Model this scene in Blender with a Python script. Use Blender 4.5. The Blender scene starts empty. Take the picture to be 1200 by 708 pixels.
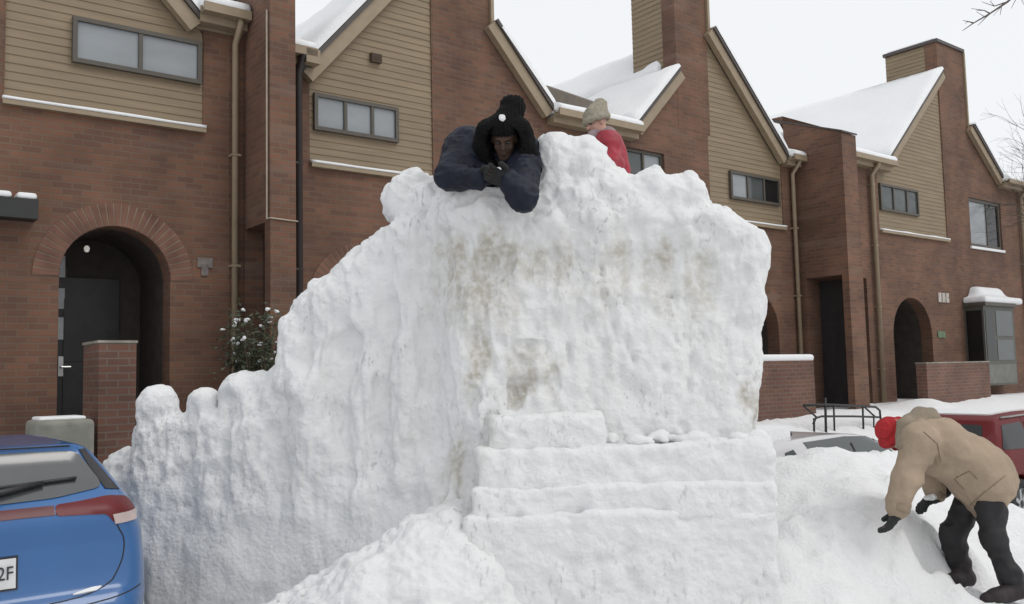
import bpy, bmesh, math, random
import numpy as np
from mathutils import Vector, Matrix
from mathutils.bvhtree import BVHTree
from mathutils.geometry import delaunay_2d_cdt

random.seed(7)
SC = bpy.context.scene
COL = SC.collection

# ------------------------------------------------------------------ camera, sky, sun, exposure
CAM_Z, PITCH, ROLL, FOC = 2.2, math.radians(4.57), math.radians(1.3), 1050.0   # focal length in pixels of a 1200 px wide frame
cam_d = bpy.data.cameras.new('camera'); cam = bpy.data.objects.new('camera', cam_d); COL.objects.link(cam)
cam_d.sensor_width = 36.0; cam_d.lens = FOC / 1200 * 36; cam_d.clip_end = 2000; cam_d.clip_start = 0.05
F_ = Vector((0, math.cos(PITCH), math.sin(PITCH))); R0 = Vector((1, 0, 0)); U0 = Vector((0, -math.sin(PITCH), math.cos(PITCH)))
R_ = math.cos(ROLL) * R0 - math.sin(ROLL) * U0; U_ = math.sin(ROLL) * R0 + math.cos(ROLL) * U0
cam.matrix_world = Matrix(((R_.x, U_.x, -F_.x, 0), (R_.y, U_.y, -F_.y, 0), (R_.z, U_.z, -F_.z, CAM_Z), (0, 0, 0, 1)))
SC.camera = cam

SUN_EL, SUN_AZ = math.radians(50), math.radians(118)      # azimuth clockwise from +Y: high, behind the camera to the right
world = bpy.data.worlds.new('World'); SC.world = world; world.use_nodes = True
wn, wl = world.node_tree.nodes, world.node_tree.links
bg = wn['Background']
sky = wn.new('ShaderNodeTexSky'); sky.sky_type = 'NISHITA'; sky.sun_disc = False
sky.sun_elevation = SUN_EL; sky.sun_rotation = SUN_AZ; sky.dust_density = 4.0; sky.air_density = 1.0
cloud = wn.new('ShaderNodeMix'); cloud.data_type = 'RGBA'; cloud.inputs[0].default_value = 0.90
cloud.inputs[7].default_value = (9.25, 9.40, 9.55, 1)        # a closed, pale cloud cover over the blue
wl.new(sky.outputs[0], cloud.inputs[6]); wl.new(cloud.outputs[2], bg.inputs[0]); bg.inputs[1].default_value = 0.1
sun_d = bpy.data.lights.new('sun', 'SUN'); sun_d.energy = 0.8; sun_d.angle = math.radians(28); sun_d.color = (1, 0.97, 0.93)
sun = bpy.data.objects.new('sun', sun_d); COL.objects.link(sun)
sdir = Vector((math.sin(SUN_AZ) * math.cos(SUN_EL), math.cos(SUN_AZ) * math.cos(SUN_EL), math.sin(SUN_EL)))
sun.rotation_euler = sdir.to_track_quat('Z', 'Y').to_euler(); sun.location = sdir * 60
vs = SC.view_settings; vs.view_transform = 'Standard'; vs.look = 'None'; vs.gamma = 1; vs.exposure = 0.08; vs.use_curve_mapping = False
SC.cycles.max_bounces = 6

# ------------------------------------------------------------------ measuring helpers
CAMV = Vector((0, 0, CAM_Z))
ROWANG = math.radians(52.1)                                  # the row of houses runs along D; N points out of its front
D = Vector((math.sin(ROWANG), math.cos(ROWANG), 0)); N = Vector((math.cos(ROWANG), -math.sin(ROWANG), 0))
def ray(px, py): px, py = float(px), float(py); return F_ + (px - 600) / FOC * R_ - (py - 354) / FOC * U_
_r = ray(130, 300); ORG = _r * (11 / _r.y); ORG.z = 0
def fu(px, py, s=0.0):
    d = ray(px, py); o = ORG + s * N; t = ((o - CAMV) @ N) / (d @ N) if False else (o - CAMV).dot(N) / d.dot(N)
    p = CAMV + t * d; return (p - ORG).dot(D), p.z
def s_on(px, py, u):
    d = ray(px, py); o = ORG + u * D; t = (o - CAMV).dot(D) / d.dot(D)
    p = CAMV + t * d; return (p - ORG).dot(N), p.z
def at(px, py, y):
    d = ray(px, py); return CAMV + d * (y / d.y)
def rowpt(u, s, z): return ORG + D * u + N * s + Vector((0, 0, z))
def nv(*a): return np.array(a, float)

# ------------------------------------------------------------------ materials
MATS = {}
def nodemat(name):
    m = bpy.data.materials.new(name); m.use_nodes = True
    return m, m.node_tree.nodes, m.node_tree.links, m.node_tree.nodes['Principled BSDF']
def plain(name, col, rough=0.6, metal=0.0, var=0.15, scale=6.0, bump=0.0, bscale=60.0, coat=0.0, spec=0.5, stretch=(1, 1, 1), var2=None):
    if name in MATS: return MATS[name]
    m, n, l, b = nodemat(name)
    tc = n.new('ShaderNodeTexCoord'); mp = n.new('ShaderNodeMapping'); mp.inputs['Scale'].default_value = stretch
    l.new(tc.outputs['Object'], mp.inputs[0])
    nz = n.new('ShaderNodeTexNoise'); nz.inputs['Scale'].default_value = scale; nz.inputs['Detail'].default_value = 5
    l.new(mp.outputs[0], nz.inputs['Vector'])
    mx = n.new('ShaderNodeMix'); mx.data_type = 'RGBA'
    c2 = var2 if var2 else tuple(min(1, c * (1 + var)) for c in col)
    mx.inputs[6].default_value = (*[c * (1 - var) for c in col], 1); mx.inputs[7].default_value = (*c2, 1)
    rp = n.new('ShaderNodeMapRange'); rp.inputs[1].default_value = 0.3; rp.inputs[2].default_value = 0.7
    l.new(nz.outputs[0], rp.inputs[0]); l.new(rp.outputs[0], mx.inputs[0]); l.new(mx.outputs[2], b.inputs['Base Color'])
    b.inputs['Roughness'].default_value = rough; b.inputs['Metallic'].default_value = metal
    b.inputs['Coat Weight'].default_value = coat; b.inputs['Coat Roughness'].default_value = 0.08
    b.inputs['Specular IOR Level'].default_value = spec
    if bump:
        n2 = n.new('ShaderNodeTexNoise'); n2.inputs['Scale'].default_value = bscale; n2.inputs['Detail'].default_value = 4
        l.new(mp.outputs[0], n2.inputs['Vector'])
        bp = n.new('ShaderNodeBump'); bp.inputs['Strength'].default_value = bump; bp.inputs['Distance'].default_value = 0.02
        l.new(n2.outputs[0], bp.inputs['Height']); l.new(bp.outputs[0], b.inputs['Normal'])
    MATS[name] = m; return m

def brick_mat(name, c1, c2, mortar, k=1.0):
    m, n, l, b = nodemat(name)
    tc = n.new('ShaderNodeTexCoord'); sx = n.new('ShaderNodeSeparateXYZ'); l.new(tc.outputs['Object'], sx.inputs[0])
    ad = n.new('ShaderNodeMath'); l.new(sx.outputs[0], ad.inputs[0]); l.new(sx.outputs[1], ad.inputs[1])
    cb = n.new('ShaderNodeCombineXYZ'); l.new(ad.outputs[0], cb.inputs[0]); l.new(sx.outputs[2], cb.inputs[1])
    bt = n.new('ShaderNodeTexBrick'); l.new(cb.outputs[0], bt.inputs['Vector'])
    bt.inputs['Scale'].default_value = 1; bt.inputs['Brick Width'].default_value = 0.225; bt.inputs['Row Height'].default_value = 0.078
    bt.inputs['Mortar Size'].default_value = 0.009; bt.inputs['Mortar Smooth'].default_value = 0.2; bt.inputs['Bias'].default_value = -0.1
    bt.inputs['Color1'].default_value = (*c1, 1); bt.inputs['Color2'].default_value = (*c2, 1); bt.inputs['Mortar'].default_value = (*mortar, 1)
    nz = n.new('ShaderNodeTexNoise'); nz.inputs['Scale'].default_value = 1.1; nz.inputs['Detail'].default_value = 6; l.new(tc.outputs['Object'], nz.inputs['Vector'])
    rp = n.new('ShaderNodeMapRange'); rp.inputs[1].default_value = 0.3; rp.inputs[2].default_value = 0.72; rp.inputs[3].default_value = 0.66; rp.inputs[4].default_value = 1.25
    l.new(nz.outputs[0], rp.inputs[0])
    mx = n.new('ShaderNodeMix'); mx.data_type = 'RGBA'; mx.blend_type = 'MULTIPLY'; mx.inputs[0].default_value = 1
    l.new(bt.outputs['Color'], mx.inputs[6]); l.new(rp.outputs[0], mx.inputs[7])
    # a few efflorescence-grey courses
    mp2 = n.new('ShaderNodeMapping'); mp2.inputs['Scale'].default_value = (0.8, 0.8, 5.0); l.new(tc.outputs['Object'], mp2.inputs[0])
    n2 = n.new('ShaderNodeTexNoise'); n2.inputs['Scale'].default_value = 1.0; n2.inputs['Detail'].default_value = 3; l.new(mp2.outputs[0], n2.inputs['Vector'])
    r2 = n.new('ShaderNodeMapRange'); r2.inputs[1].default_value = 0.55; r2.inputs[2].default_value = 0.75; r2.inputs[4].default_value = 0.45; l.new(n2.outputs[0], r2.inputs[0])
    m2 = n.new('ShaderNodeMix'); m2.data_type = 'RGBA'; m2.inputs[7].default_value = (0.17, 0.12, 0.095, 1)
    l.new(r2.outputs[0], m2.inputs[0]); l.new(mx.outputs[2], m2.inputs[6])
    l.new(m2.outputs[2], b.inputs['Base Color']); b.inputs['Roughness'].default_value = 0.88
    bp = n.new('ShaderNodeBump'); bp.inputs['Strength'].default_value = 0.5; bp.inputs['Distance'].default_value = 0.008; bp.invert = True
    l.new(bt.outputs['Fac'], bp.inputs['Height']); l.new(bp.outputs[0], b.inputs['Normal'])
    return m

def snow_mat(name, col=(0.80, 0.825, 0.85), dirty=False, dirt=(0.45, 0.42, 0.355), grain=0.35):
    m, n, l, b = nodemat(name)
    tc = n.new('ShaderNodeTexCoord')
    n1 = n.new('ShaderNodeTexNoise'); n1.inputs['Scale'].default_value = 9; n1.inputs['Detail'].default_value = 8; n1.inputs['Roughness'].default_value = 0.65
    l.new(tc.outputs['Object'], n1.inputs['Vector'])
    mx = n.new('ShaderNodeMix'); mx.data_type = 'RGBA'
    mx.inputs[6].default_value = (*[c * 0.93 for c in col], 1); mx.inputs[7].default_value = (*[min(.92, c * 1.05) for c in col], 1)
    l.new(n1.outputs[0], mx.inputs[0]); out = mx.outputs[2]
    if dirty:
        at_ = n.new('ShaderNodeAttribute'); at_.attribute_name = 'dirt'
        n2 = n.new('ShaderNodeTexNoise'); n2.inputs['Scale'].default_value = 22; n2.inputs['Detail'].default_value = 6; l.new(tc.outputs['Object'], n2.inputs['Vector'])
        r2 = n.new('ShaderNodeMapRange'); r2.inputs[1].default_value = 0.35; r2.inputs[2].default_value = 0.62; r2.inputs[3].default_value = 0.35; r2.inputs[4].default_value = 1.0; l.new(n2.outputs[0], r2.inputs[0])
        mu = n.new('ShaderNodeMath'); mu.operation = 'MULTIPLY'; mu.use_clamp = True; l.new(at_.outputs['Fac'], mu.inputs[0]); l.new(r2.outputs[0], mu.inputs[1])
        m2 = n.new('ShaderNodeMix'); m2.data_type = 'RGBA'; m2.inputs[7].default_value = (*dirt, 1)
        l.new(mu.outputs[0], m2.inputs[0]); l.new(out, m2.inputs[6]); out = m2.outputs[2]
        # grit specks frozen into the packed snow
        vo = n.new('ShaderNodeTexNoise'); vo.inputs['Scale'].default_value = 34; vo.inputs['Detail'].default_value = 3
        r3 = n.new('ShaderNodeMapRange'); r3.inputs[1].default_value = 0.57; r3.inputs[2].default_value = 0.68; r3.inputs[4].default_value = 0.60; l.new(vo.outputs[0], r3.inputs[0])
        mps = n.new('ShaderNodeMapping'); mps.inputs['Scale'].default_value = (1, 1, .45); l.new(tc.outputs['Object'], mps.inputs[0]); l.new(mps.outputs[0], vo.inputs['Vector'])
        pn = n.new('ShaderNodeTexNoise'); pn.inputs['Scale'].default_value = 2.6; pn.inputs['Detail'].default_value = 3; l.new(tc.outputs['Object'], pn.inputs['Vector'])
        pr_ = n.new('ShaderNodeMapRange'); pr_.inputs[1].default_value = 0.45; pr_.inputs[2].default_value = 0.68; l.new(pn.outputs[0], pr_.inputs[0])
        pm = n.new('ShaderNodeMath'); pm.operation = 'MULTIPLY'; l.new(r3.outputs[0], pm.inputs[0]); l.new(pr_.outputs[0], pm.inputs[1])
        m3 = n.new('ShaderNodeMix'); m3.data_type = 'RGBA'; m3.inputs[7].default_value = (0.33, 0.32, 0.30, 1)
        l.new(pm.outputs[0], m3.inputs[0]); l.new(out, m3.inputs[6]); out = m3.outputs[2]
    l.new(out, b.inputs['Base Color']); b.inputs['Roughness'].default_value = 0.8; b.inputs['Specular IOR Level'].default_value = 0.25
    n3 = n.new('ShaderNodeTexNoise'); n3.inputs['Scale'].default_value = 30; n3.inputs['Detail'].default_value = 8; n3.inputs['Roughness'].default_value = 0.7; l.new(tc.outputs['Object'], n3.inputs['Vector'])
    v3 = n.new('ShaderNodeTexVoronoi'); v3.inputs['Scale'].default_value = 38; v3.feature = 'SMOOTH_F1'; l.new(tc.outputs['Object'], v3.inputs['Vector'])
    ms = n.new('ShaderNodeMath'); ms.operation = 'MULTIPLY_ADD'; ms.inputs[1].default_value = -0.45; l.new(v3.outputs['Distance'], ms.inputs[0]); l.new(n3.outputs[0], ms.inputs[2])
    bp = n.new('ShaderNodeBump'); bp.inputs['Strength'].default_value = grain; bp.inputs['Distance'].default_value = 0.03
    l.new(ms.outputs[0], bp.inputs['Height']); l.new(bp.outputs[0], b.inputs['Normal'])
    return m

M_BRICK = brick_mat('brick', (0.168, 0.081, 0.049), (0.112, 0.059, 0.041), (0.140, 0.094, 0.066))
M_BRICKD = brick_mat('brick_stoop', (0.170, 0.080, 0.055), (0.125, 0.064, 0.047), (0.165, 0.125, 0.1))
M_SOLDIER = plain('soldier_brick', (0.155, 0.078, 0.054), 0.9, var=0.35, scale=3.0)
M_SIDING = plain('lap_siding', (0.225, 0.170, 0.108), 0.7, var=0.14, scale=2.0, stretch=(0.5, 0.5, 6))
M_TRIM = plain('tan_trim', (0.27, 0.21, 0.14), 0.55, var=0.08)
M_DRIP = plain('drip_edge_metal', (0.06, 0.05, 0.045), 0.5, var=0.1)
M_FRAME = plain('window_frame_paint', (0.075, 0.065, 0.052), 0.5, var=0.1)
M_DARK = plain('dark_door_and_shade', (0.022, 0.021, 0.022), 0.45, var=0.25)  # doors, and the sheet that paints shade into the far house's gap
M_RECESS = plain('recess_shade', (0.05, 0.04, 0.034), 0.8, var=0.2)  # dark wall colour stands in for the shade inside the porches
M_PIPE_D = plain('dark_pipe', (0.03, 0.022, 0.022), 0.5, var=0.1)
M_SNOW = snow_mat('snow', (0.80, 0.81, 0.82))
M_SNOWG = snow_mat('ground_snow', (0.83, 0.835, 0.84), grain=0.7)
M_PACK = snow_mat('packed_snow', (0.765, 0.77, 0.772), dirty=True, grain=0.5)
M_CONC = plain('stoop_concrete', (0.22, 0.22, 0.19), 0.9, var=0.2, bump=0.2)
M_METAL = plain('brushed_metal', (0.5, 0.5, 0.5), 0.35, metal=0.9, var=0.05)
M_BLACK = plain('black_paint', (0.012, 0.012, 0.014), 0.45, var=0.1)
M_RUBBER = plain('rubber', (0.015, 0.015, 0.016), 0.8, var=0.2)
def glass_mat(name, col, rough=0.06, spec=0.5, coat=0.0):
    return plain(name, col, rough, var=0.10, scale=1.2, stretch=(1, 1, 2.5), spec=spec, coat=coat)
G_LIGHT = glass_mat('window_glass_light', (0.25, 0.27, 0.285)); G_MID = glass_mat('window_glass_mid', (0.075, 0.085, 0.085)); G_DARK = glass_mat('window_glass_dark', (0.012, 0.013, 0.014), spec=0.4)  # palest panes get a plain pale grey base colour

# ------------------------------------------------------------------ object helpers
def tag(o, label=None, cat=None, group=None, kind=None):
    if label: o['label'] = label
    if cat: o['category'] = cat
    if group: o['group'] = group
    if kind: o['kind'] = kind
    return o
def empty(name, loc=(0, 0, 0), rz=0.0):
    o = bpy.data.objects.new(name, None); COL.objects.link(o); o.location = loc; o.rotation_euler = (0, 0, rz); o.empty_display_size = 0.2
    return o
def link(name, verts, faces, mat, parent=None, smooth=False, loc=None):
    me = bpy.data.meshes.new(name)
    me.from_pydata([tuple(map(float, v)) for v in verts] if not isinstance(verts, np.ndarray) else verts.tolist(), [], faces if not isinstance(faces, np.ndarray) else faces.tolist())
    me.materials.append(mat); me.update()
    if smooth: me.polygons.foreach_set('use_smooth', [True] * len(me.polygons))
    o = bpy.data.objects.new(name, me); COL.objects.link(o)
    if parent: o.parent = parent
    if loc is not None: o.location = loc
    return o

class MB:
    def __init__(s, off=(0, 0, 0)): s.v = []; s.f = []; s.off = Vector(off)
    def add(s, vs, fs):
        b = len(s.v); s.v += [Vector(v) - s.off for v in vs]; s.f += [tuple(i + b for i in f) for f in fs]; return s
    def box(s, x0, x1, y0, y1, z0, z1):
        return s.add([(x0, y0, z0), (x1, y0, z0), (x1, y1, z0), (x0, y1, z0), (x0, y0, z1), (x1, y0, z1), (x1, y1, z1), (x0, y1, z1)],
                     [(0, 3, 2, 1), (4, 5, 6, 7), (0, 1, 5, 4), (1, 2, 6, 5), (2, 3, 7, 6), (3, 0, 4, 7)])
    def prism(s, poly, y0, y1):
        """polygon in (x,z), extruded along y"""
        n = len(poly); vs = [(x, y0, z) for x, z in poly] + [(x, y1, z) for x, z in poly]
        fs = [tuple(range(n)), tuple(range(2 * n - 1, n - 1, -1))] + [(i, i + n, (i + 1) % n + n, (i + 1) % n) for i in range(n)]
        return s.add(vs, fs)
    def prismx(s, poly, x0, x1):
        """polygon in (y,z), extruded along x"""
        n = len(poly); vs = [(x0, y, z) for y, z in poly] + [(x1, y, z) for y, z in poly]
        fs = [tuple(range(n)), tuple(range(2 * n - 1, n - 1, -1))] + [(i, i + n, (i + 1) % n + n, (i + 1) % n) for i in range(n)]
        return s.add(vs, fs)
    def tube(s, pts, r, seg=8):
        pts = [Vector(p) for p in pts]; rs = r if isinstance(r, (list, tuple)) else [r] * len(pts); rings = []; vs = []
        pu = None
        for i, p in enumerate(pts):
            t = (pts[min(i + 1, len(pts) - 1)] - pts[max(i - 1, 0)]).normalized()
            if pu is None: pu = t.orthogonal().normalized()
            pu = (pu - t * pu.dot(t)); pu = pu.normalized() if pu.length > 1e-5 else t.orthogonal().normalized()
            w = t.cross(pu)
            for k in range(seg):
                a = 2 * math.pi * k / seg; vs.append(p + (pu * math.cos(a) + w * math.sin(a)) * rs[i])
        fs = [(i * seg + k, i * seg + (k + 1) % seg, (i + 1) * seg + (k + 1) % seg, (i + 1) * seg + k) for i in range(len(pts) - 1) for k in range(seg)]
        fs += [tuple(reversed(range(seg))), tuple((len(pts) - 1) * seg + k for k in range(seg))]
        return s.add(vs, fs)
    def build(s, name, mat, parent=None, smooth=False): return link(name, s.v, s.f, mat, parent, smooth)

def rebuild_normals(o):
    bm = bmesh.new(); bm.from_mesh(o.data); bmesh.ops.recalc_face_normals(bm, faces=bm.faces); bm.to_mesh(o.data); bm.free(); return o

def cdt(outline, holes=(), extra=()):
    pts = []; edges = []
    for loop in [outline] + list(holes):
        b = len(pts); n = len(loop); pts += [Vector(p) for p in loop]; edges += [(b + i, b + (i + 1) % n) for i in range(n)]
    pts += [Vector(p) for p in extra]
    r = delaunay_2d_cdt(pts, edges, [], 1, 1e-5); vs = [(p.x, p.y) for p in r[0]]
    def inside(q, lp):
        c = False
        for (ax, ay), (bx, by) in zip(lp, list(lp[1:]) + [lp[0]]):
            if (ay > q[1]) != (by > q[1]) and q[0] < ax + (q[1] - ay) * (bx - ax) / (by - ay): c = not c
        return c
    fs = [tuple(f) for f in r[2]]; lps = [[tuple(p) for p in h] for h in holes]
    cen = lambda f: (sum(vs[i][0] for i in f) / len(f), sum(vs[i][1] for i in f) / len(f))
    o = [tuple(p) for p in outline]
    return vs, [f for f in fs if inside(cen(f), o) and not any(inside(cen(f), h) for h in lps)]

# ------------------------------------------------------------------ distance-field modelling (snow, clothes, bodies, car shells)
def vnoise(P, scale, seed=0):
    Q = np.asarray(P, np.float64) * np.asarray(scale, np.float64) + seed * 17.31 + 1000.0
    I = np.floor(Q).astype(np.int64); f = Q - I; f = f * f * (3 - 2 * f)
    def hsh(i, j, k):
        h = (i * 374761393 + j * 668265263 + k * 2147483647 + seed * 144665) & 0xffffffff
        h = ((h ^ (h >> 13)) * 1274126177) & 0xffffffff
        h = (h ^ (h >> 16)) & 0xffff
        return h / 65535.0
    x, y, z = I[..., 0], I[..., 1], I[..., 2]; fx, fy, fz = f[..., 0], f[..., 1], f[..., 2]
    r = 0
    for a in (0, 1):
        for b in (0, 1):
            for c in (0, 1):
                r = r + hsh(x + a, y + b, z + c) * (fx if a else 1 - fx) * (fy if b else 1 - fy) * (fz if c else 1 - fz)
    return r * 2 - 1
def fbm(P, scale, octs=3, seed=0, gain=0.5):
    r = 0; a = 1.0; sc = np.asarray(scale, float)
    for o in range(octs): r = r + a * vnoise(P, sc, seed + o); a *= gain; sc = sc * 2.03
    return r

def cells(P, scale, seed=0):
    Q = np.asarray(P) * np.asarray(scale, float) + 500.0; I = np.floor(Q).astype(np.int64); f = Q - I; best = np.full(len(Q), 9.0); sec = best.copy(); val = np.zeros(len(Q))
    def h(i, j, k, s):
        q = (i * 374761393 + j * 668265263 + k * 1103515245 + s * 144665) & 0xffffffff; q = ((q ^ (q >> 13)) * 1274126177) & 0xffffffff; return ((q ^ (q >> 16)) & 0xffff) / 65535.0
    for a in (-1, 0, 1):
        for b in (-1, 0, 1):
            for c in (-1, 0, 1):
                i, j, k = I[:, 0] + a, I[:, 1] + b, I[:, 2] + c
                d = (a + h(i, j, k, seed + 1) - f[:, 0]) ** 2 + (b + h(i, j, k, seed + 2) - f[:, 1]) ** 2 + (c + h(i, j, k, seed + 3) - f[:, 2]) ** 2
                m = d < best; sec = np.where(m, best, np.minimum(sec, d)); val = np.where(m, h(i, j, k, seed + 4), val); best = np.where(m, d, best)
    return val, np.sqrt(sec) - np.sqrt(best)

class Field:
    def __init__(s, lo, hi, h):
        s.lo = np.array(lo, float); s.h = h; s.n = np.maximum(3, np.ceil((np.array(hi, float) - s.lo) / h).astype(int) + 1)
        s.F = np.full(s.n, 1.0, np.float32)
        s.ax = [s.lo[i] + h * np.arange(s.n[i]) for i in range(3)]
    def _sl(s, lo, hi, m):
        a = np.clip(np.floor((np.asarray(lo) - m - s.lo) / s.h).astype(int), 0, s.n); b = np.clip(np.ceil((np.asarray(hi) + m - s.lo) / s.h).astype(int) + 1, 0, s.n)
        if np.any(b <= a): return None, None
        sl = tuple(slice(a[i], b[i]) for i in range(3))
        X, Y, Z = np.meshgrid(s.ax[0][sl[0]], s.ax[1][sl[1]], s.ax[2][sl[2]], indexing='ij', sparse=True)
        return sl, (X, Y, Z)
    def _op(s, sl, d, k, op):
        A = s.F[sl]
        if op == 'add':
            m = np.minimum(A, d)
            if k > 0: hh = np.maximum(k - np.abs(A - d), 0) / k; m = m - hh * hh * k * 0.25
        else:
            d = -d; m = np.maximum(A, d)
            if k > 0: hh = np.maximum(k - np.abs(A - d), 0) / k; m = m + hh * hh * k * 0.25
        s.F[sl] = m
    def cone(s, a, b, ra, rb, k=0.02, op='add'):
        a = np.array(a, float); b = np.array(b, float); r = max(ra, rb)
        sl, G = s._sl(np.minimum(a, b) - r, np.maximum(a, b) + r, k + 3 * s.h)
        if sl is None: return s
        ab = b - a; L = max(ab @ ab, 1e-9)
        t = np.clip(((G[0] - a[0]) * ab[0] + (G[1] - a[1]) * ab[1] + (G[2] - a[2]) * ab[2]) / L, 0, 1)
        d = np.sqrt((G[0] - a[0] - t * ab[0]) ** 2 + (G[1] - a[1] - t * ab[1]) ** 2 + (G[2] - a[2] - t * ab[2]) ** 2) - (ra + t * (rb - ra))
        s._op(sl, d, k, op); return s
    def ell(s, c, r, M=None, k=0.02, op='add'):
        c = np.array(c, float); r = np.array(r, float); rm = r.max()
        sl, G = s._sl(c - rm, c + rm, k + 3 * s.h)
        if sl is None: return s
        M = np.eye(3) if M is None else np.array(M, float)     # columns: local axes
        q = [G[0] - c[0], G[1] - c[1], G[2] - c[2]]
        L = [q[0] * M[0, i] + q[1] * M[1, i] + q[2] * M[2, i] for i in range(3)]
        k0 = np.sqrt((L[0] / r[0]) ** 2 + (L[1] / r[1]) ** 2 + (L[2] / r[2]) ** 2); k1 = np.sqrt((L[0] / r[0] ** 2) ** 2 + (L[1] / r[1] ** 2) ** 2 + (L[2] / r[2] ** 2) ** 2)
        d = k0 * (k0 - 1) / np.maximum(k1, 1e-6)
        s._op(sl, d, k, op); return s
    def box(s, c, hs, M=None, rnd=0.01, k=0.01, op='add'):
        c = np.array(c, float); hs = np.array(hs, float); rm = np.linalg.norm(hs)
        sl, G = s._sl(c - rm, c + rm, k + 3 * s.h)
        if sl is None: return s
        M = np.eye(3) if M is None else np.array(M, float)
        q = [G[0] - c[0], G[1] - c[1], G[2] - c[2]]
        L = [np.abs(q[0] * M[0, i] + q[1] * M[1, i] + q[2] * M[2, i]) - (hs[i] - rnd) for i in range(3)]
        d = np.sqrt(sum(np.maximum(x, 0) ** 2 for x in L)) + np.minimum(np.maximum(np.maximum(L[0], L[1]), L[2]), 0) - rnd
        s._op(sl, d, k, op); return s
    def full(s, d, k=0.0, op='add'):
        s._op((slice(None),) * 3, d, k, op); return s
    def grids(s): return np.meshgrid(*s.ax, indexing='ij', sparse=True)
    def clip(s, p, n, k=0.0):
        """keep the side of the plane the normal points away from"""
        G = s.grids(); n = np.array(n, float); n /= np.linalg.norm(n)
        d = (G[0] - p[0]) * n[0] + (G[1] - p[1]) * n[1] + (G[2] - p[2]) * n[2]
        A = s.F; m = np.maximum(A, d)
        if k > 0: hh = np.maximum(k - np.abs(A - d), 0) / k; m = m + hh * hh * k * 0.25
        s.F = m.astype(np.float32); return s
    def mesh(s):
        Fd = s.F.copy()
        for a in range(3):
            ix = [slice(None)] * 3
            for e in (0, -1): ix[a] = e; Fd[tuple(ix)] = np.maximum(Fd[tuple(ix)], 1e-3)
        S = Fd < 0; nx, ny, nz = Fd.shape
        cnt = np.zeros((nx - 1, ny - 1, nz - 1), np.int8)
        cs = [(a, b, c) for a in (0, 1) for b in (0, 1) for c in (0, 1)]
        for a, b, c in cs: cnt += S[a:nx - 1 + a, b:ny - 1 + b, c:nz - 1 + c]
        idx = np.argwhere((cnt > 0) & (cnt < 8))
        vid = np.full(cnt.shape, -1, np.int64); vid[tuple(idx.T)] = np.arange(len(idx))
        val = {c: Fd[idx[:, 0] + c[0], idx[:, 1] + c[1], idx[:, 2] + c[2]] for c in cs}
        pos = np.zeros((len(idx), 3)); num = np.zeros(len(idx))
        for c in cs:
            for a in range(3):
                if c[a] == 0:
                    e = list(c); e[a] = 1; e = tuple(e); f0, f1 = val[c], val[e]; cr = (f0 < 0) != (f1 < 0)
                    t = np.where(cr, f0 / np.where(cr, f0 - f1, 1), 0)
                    p = np.tile(np.array(c, float), (len(idx), 1)); p[:, a] += t; pos += p * cr[:, None]; num += cr
        V = s.lo + (idx + pos / num[:, None]) * s.h
        faces = []
        for a in range(3):
            b, c = (a + 1) % 3, (a + 2) % 3
            sl0 = [slice(None)] * 3; sl1 = [slice(None)] * 3; sl0[a] = slice(0, -1); sl1[a] = slice(1, None)
            for q in (b, c): sl0[q] = slice(1, -1); sl1[q] = slice(1, -1)
            A, B = S[tuple(sl0)], S[tuple(sl1)]
            e = np.argwhere(A != B); inside = A[tuple(e.T)]
            e = e.copy(); e[:, b] += 1; e[:, c] += 1
            def cell(db, dc):
                q = e.copy(); q[:, b] += db; q[:, c] += dc; return vid[tuple(q.T)]
            f = np.stack([cell(-1, -1), cell(0, -1), cell(0, 0), cell(-1, 0)], 1)
            f[~inside] = f[~inside][:, ::-1]; faces.append(f)
        return V, np.concatenate(faces)

def vnormals(V, Fc):
    a, b, c, d = (V[Fc[:, i]] for i in range(4)); fn = np.cross(c - a, d - b); n = np.zeros_like(V)
    for i in range(4): np.add.at(n, Fc[:, i], fn)
    return n / np.maximum(np.linalg.norm(n, axis=1, keepdims=True), 1e-9)
def relax(V, Fc, it=1, w=0.5):
    for _ in range(it):
        s = np.zeros_like(V); c = np.zeros(len(V))
        for i in range(4):
            for j in (1, 3): np.add.at(s, Fc[:, i], V[Fc[:, (i + j) % 4]]); np.add.at(c, Fc[:, i], 1)
        V = V * (1 - w) + w * s / np.maximum(c, 1)[:, None]
    return V
def field_obj(name, fld, mat, parent=None, it=1, disp=None, base=None, attr=None):
    V, Fc = fld.mesh(); V = relax(V, Fc, it)
    if disp: V = V + vnormals(V, Fc) * disp(V)[:, None]
    at_ = attr(V) if attr else None
    if base is not None: V = V - np.array(base)
    o = link(name, V, Fc, mat, parent, True)
    if at_ is not None:
        a = o.data.attributes.new('dirt', 'FLOAT', 'POINT'); a.data.foreach_set('value', at_.astype(np.float32))
    return o

def sstep(x, a, b):
    t = np.clip((x - a) / (b - a), 0, 1); return t * t * (3 - 2 * t)

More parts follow.
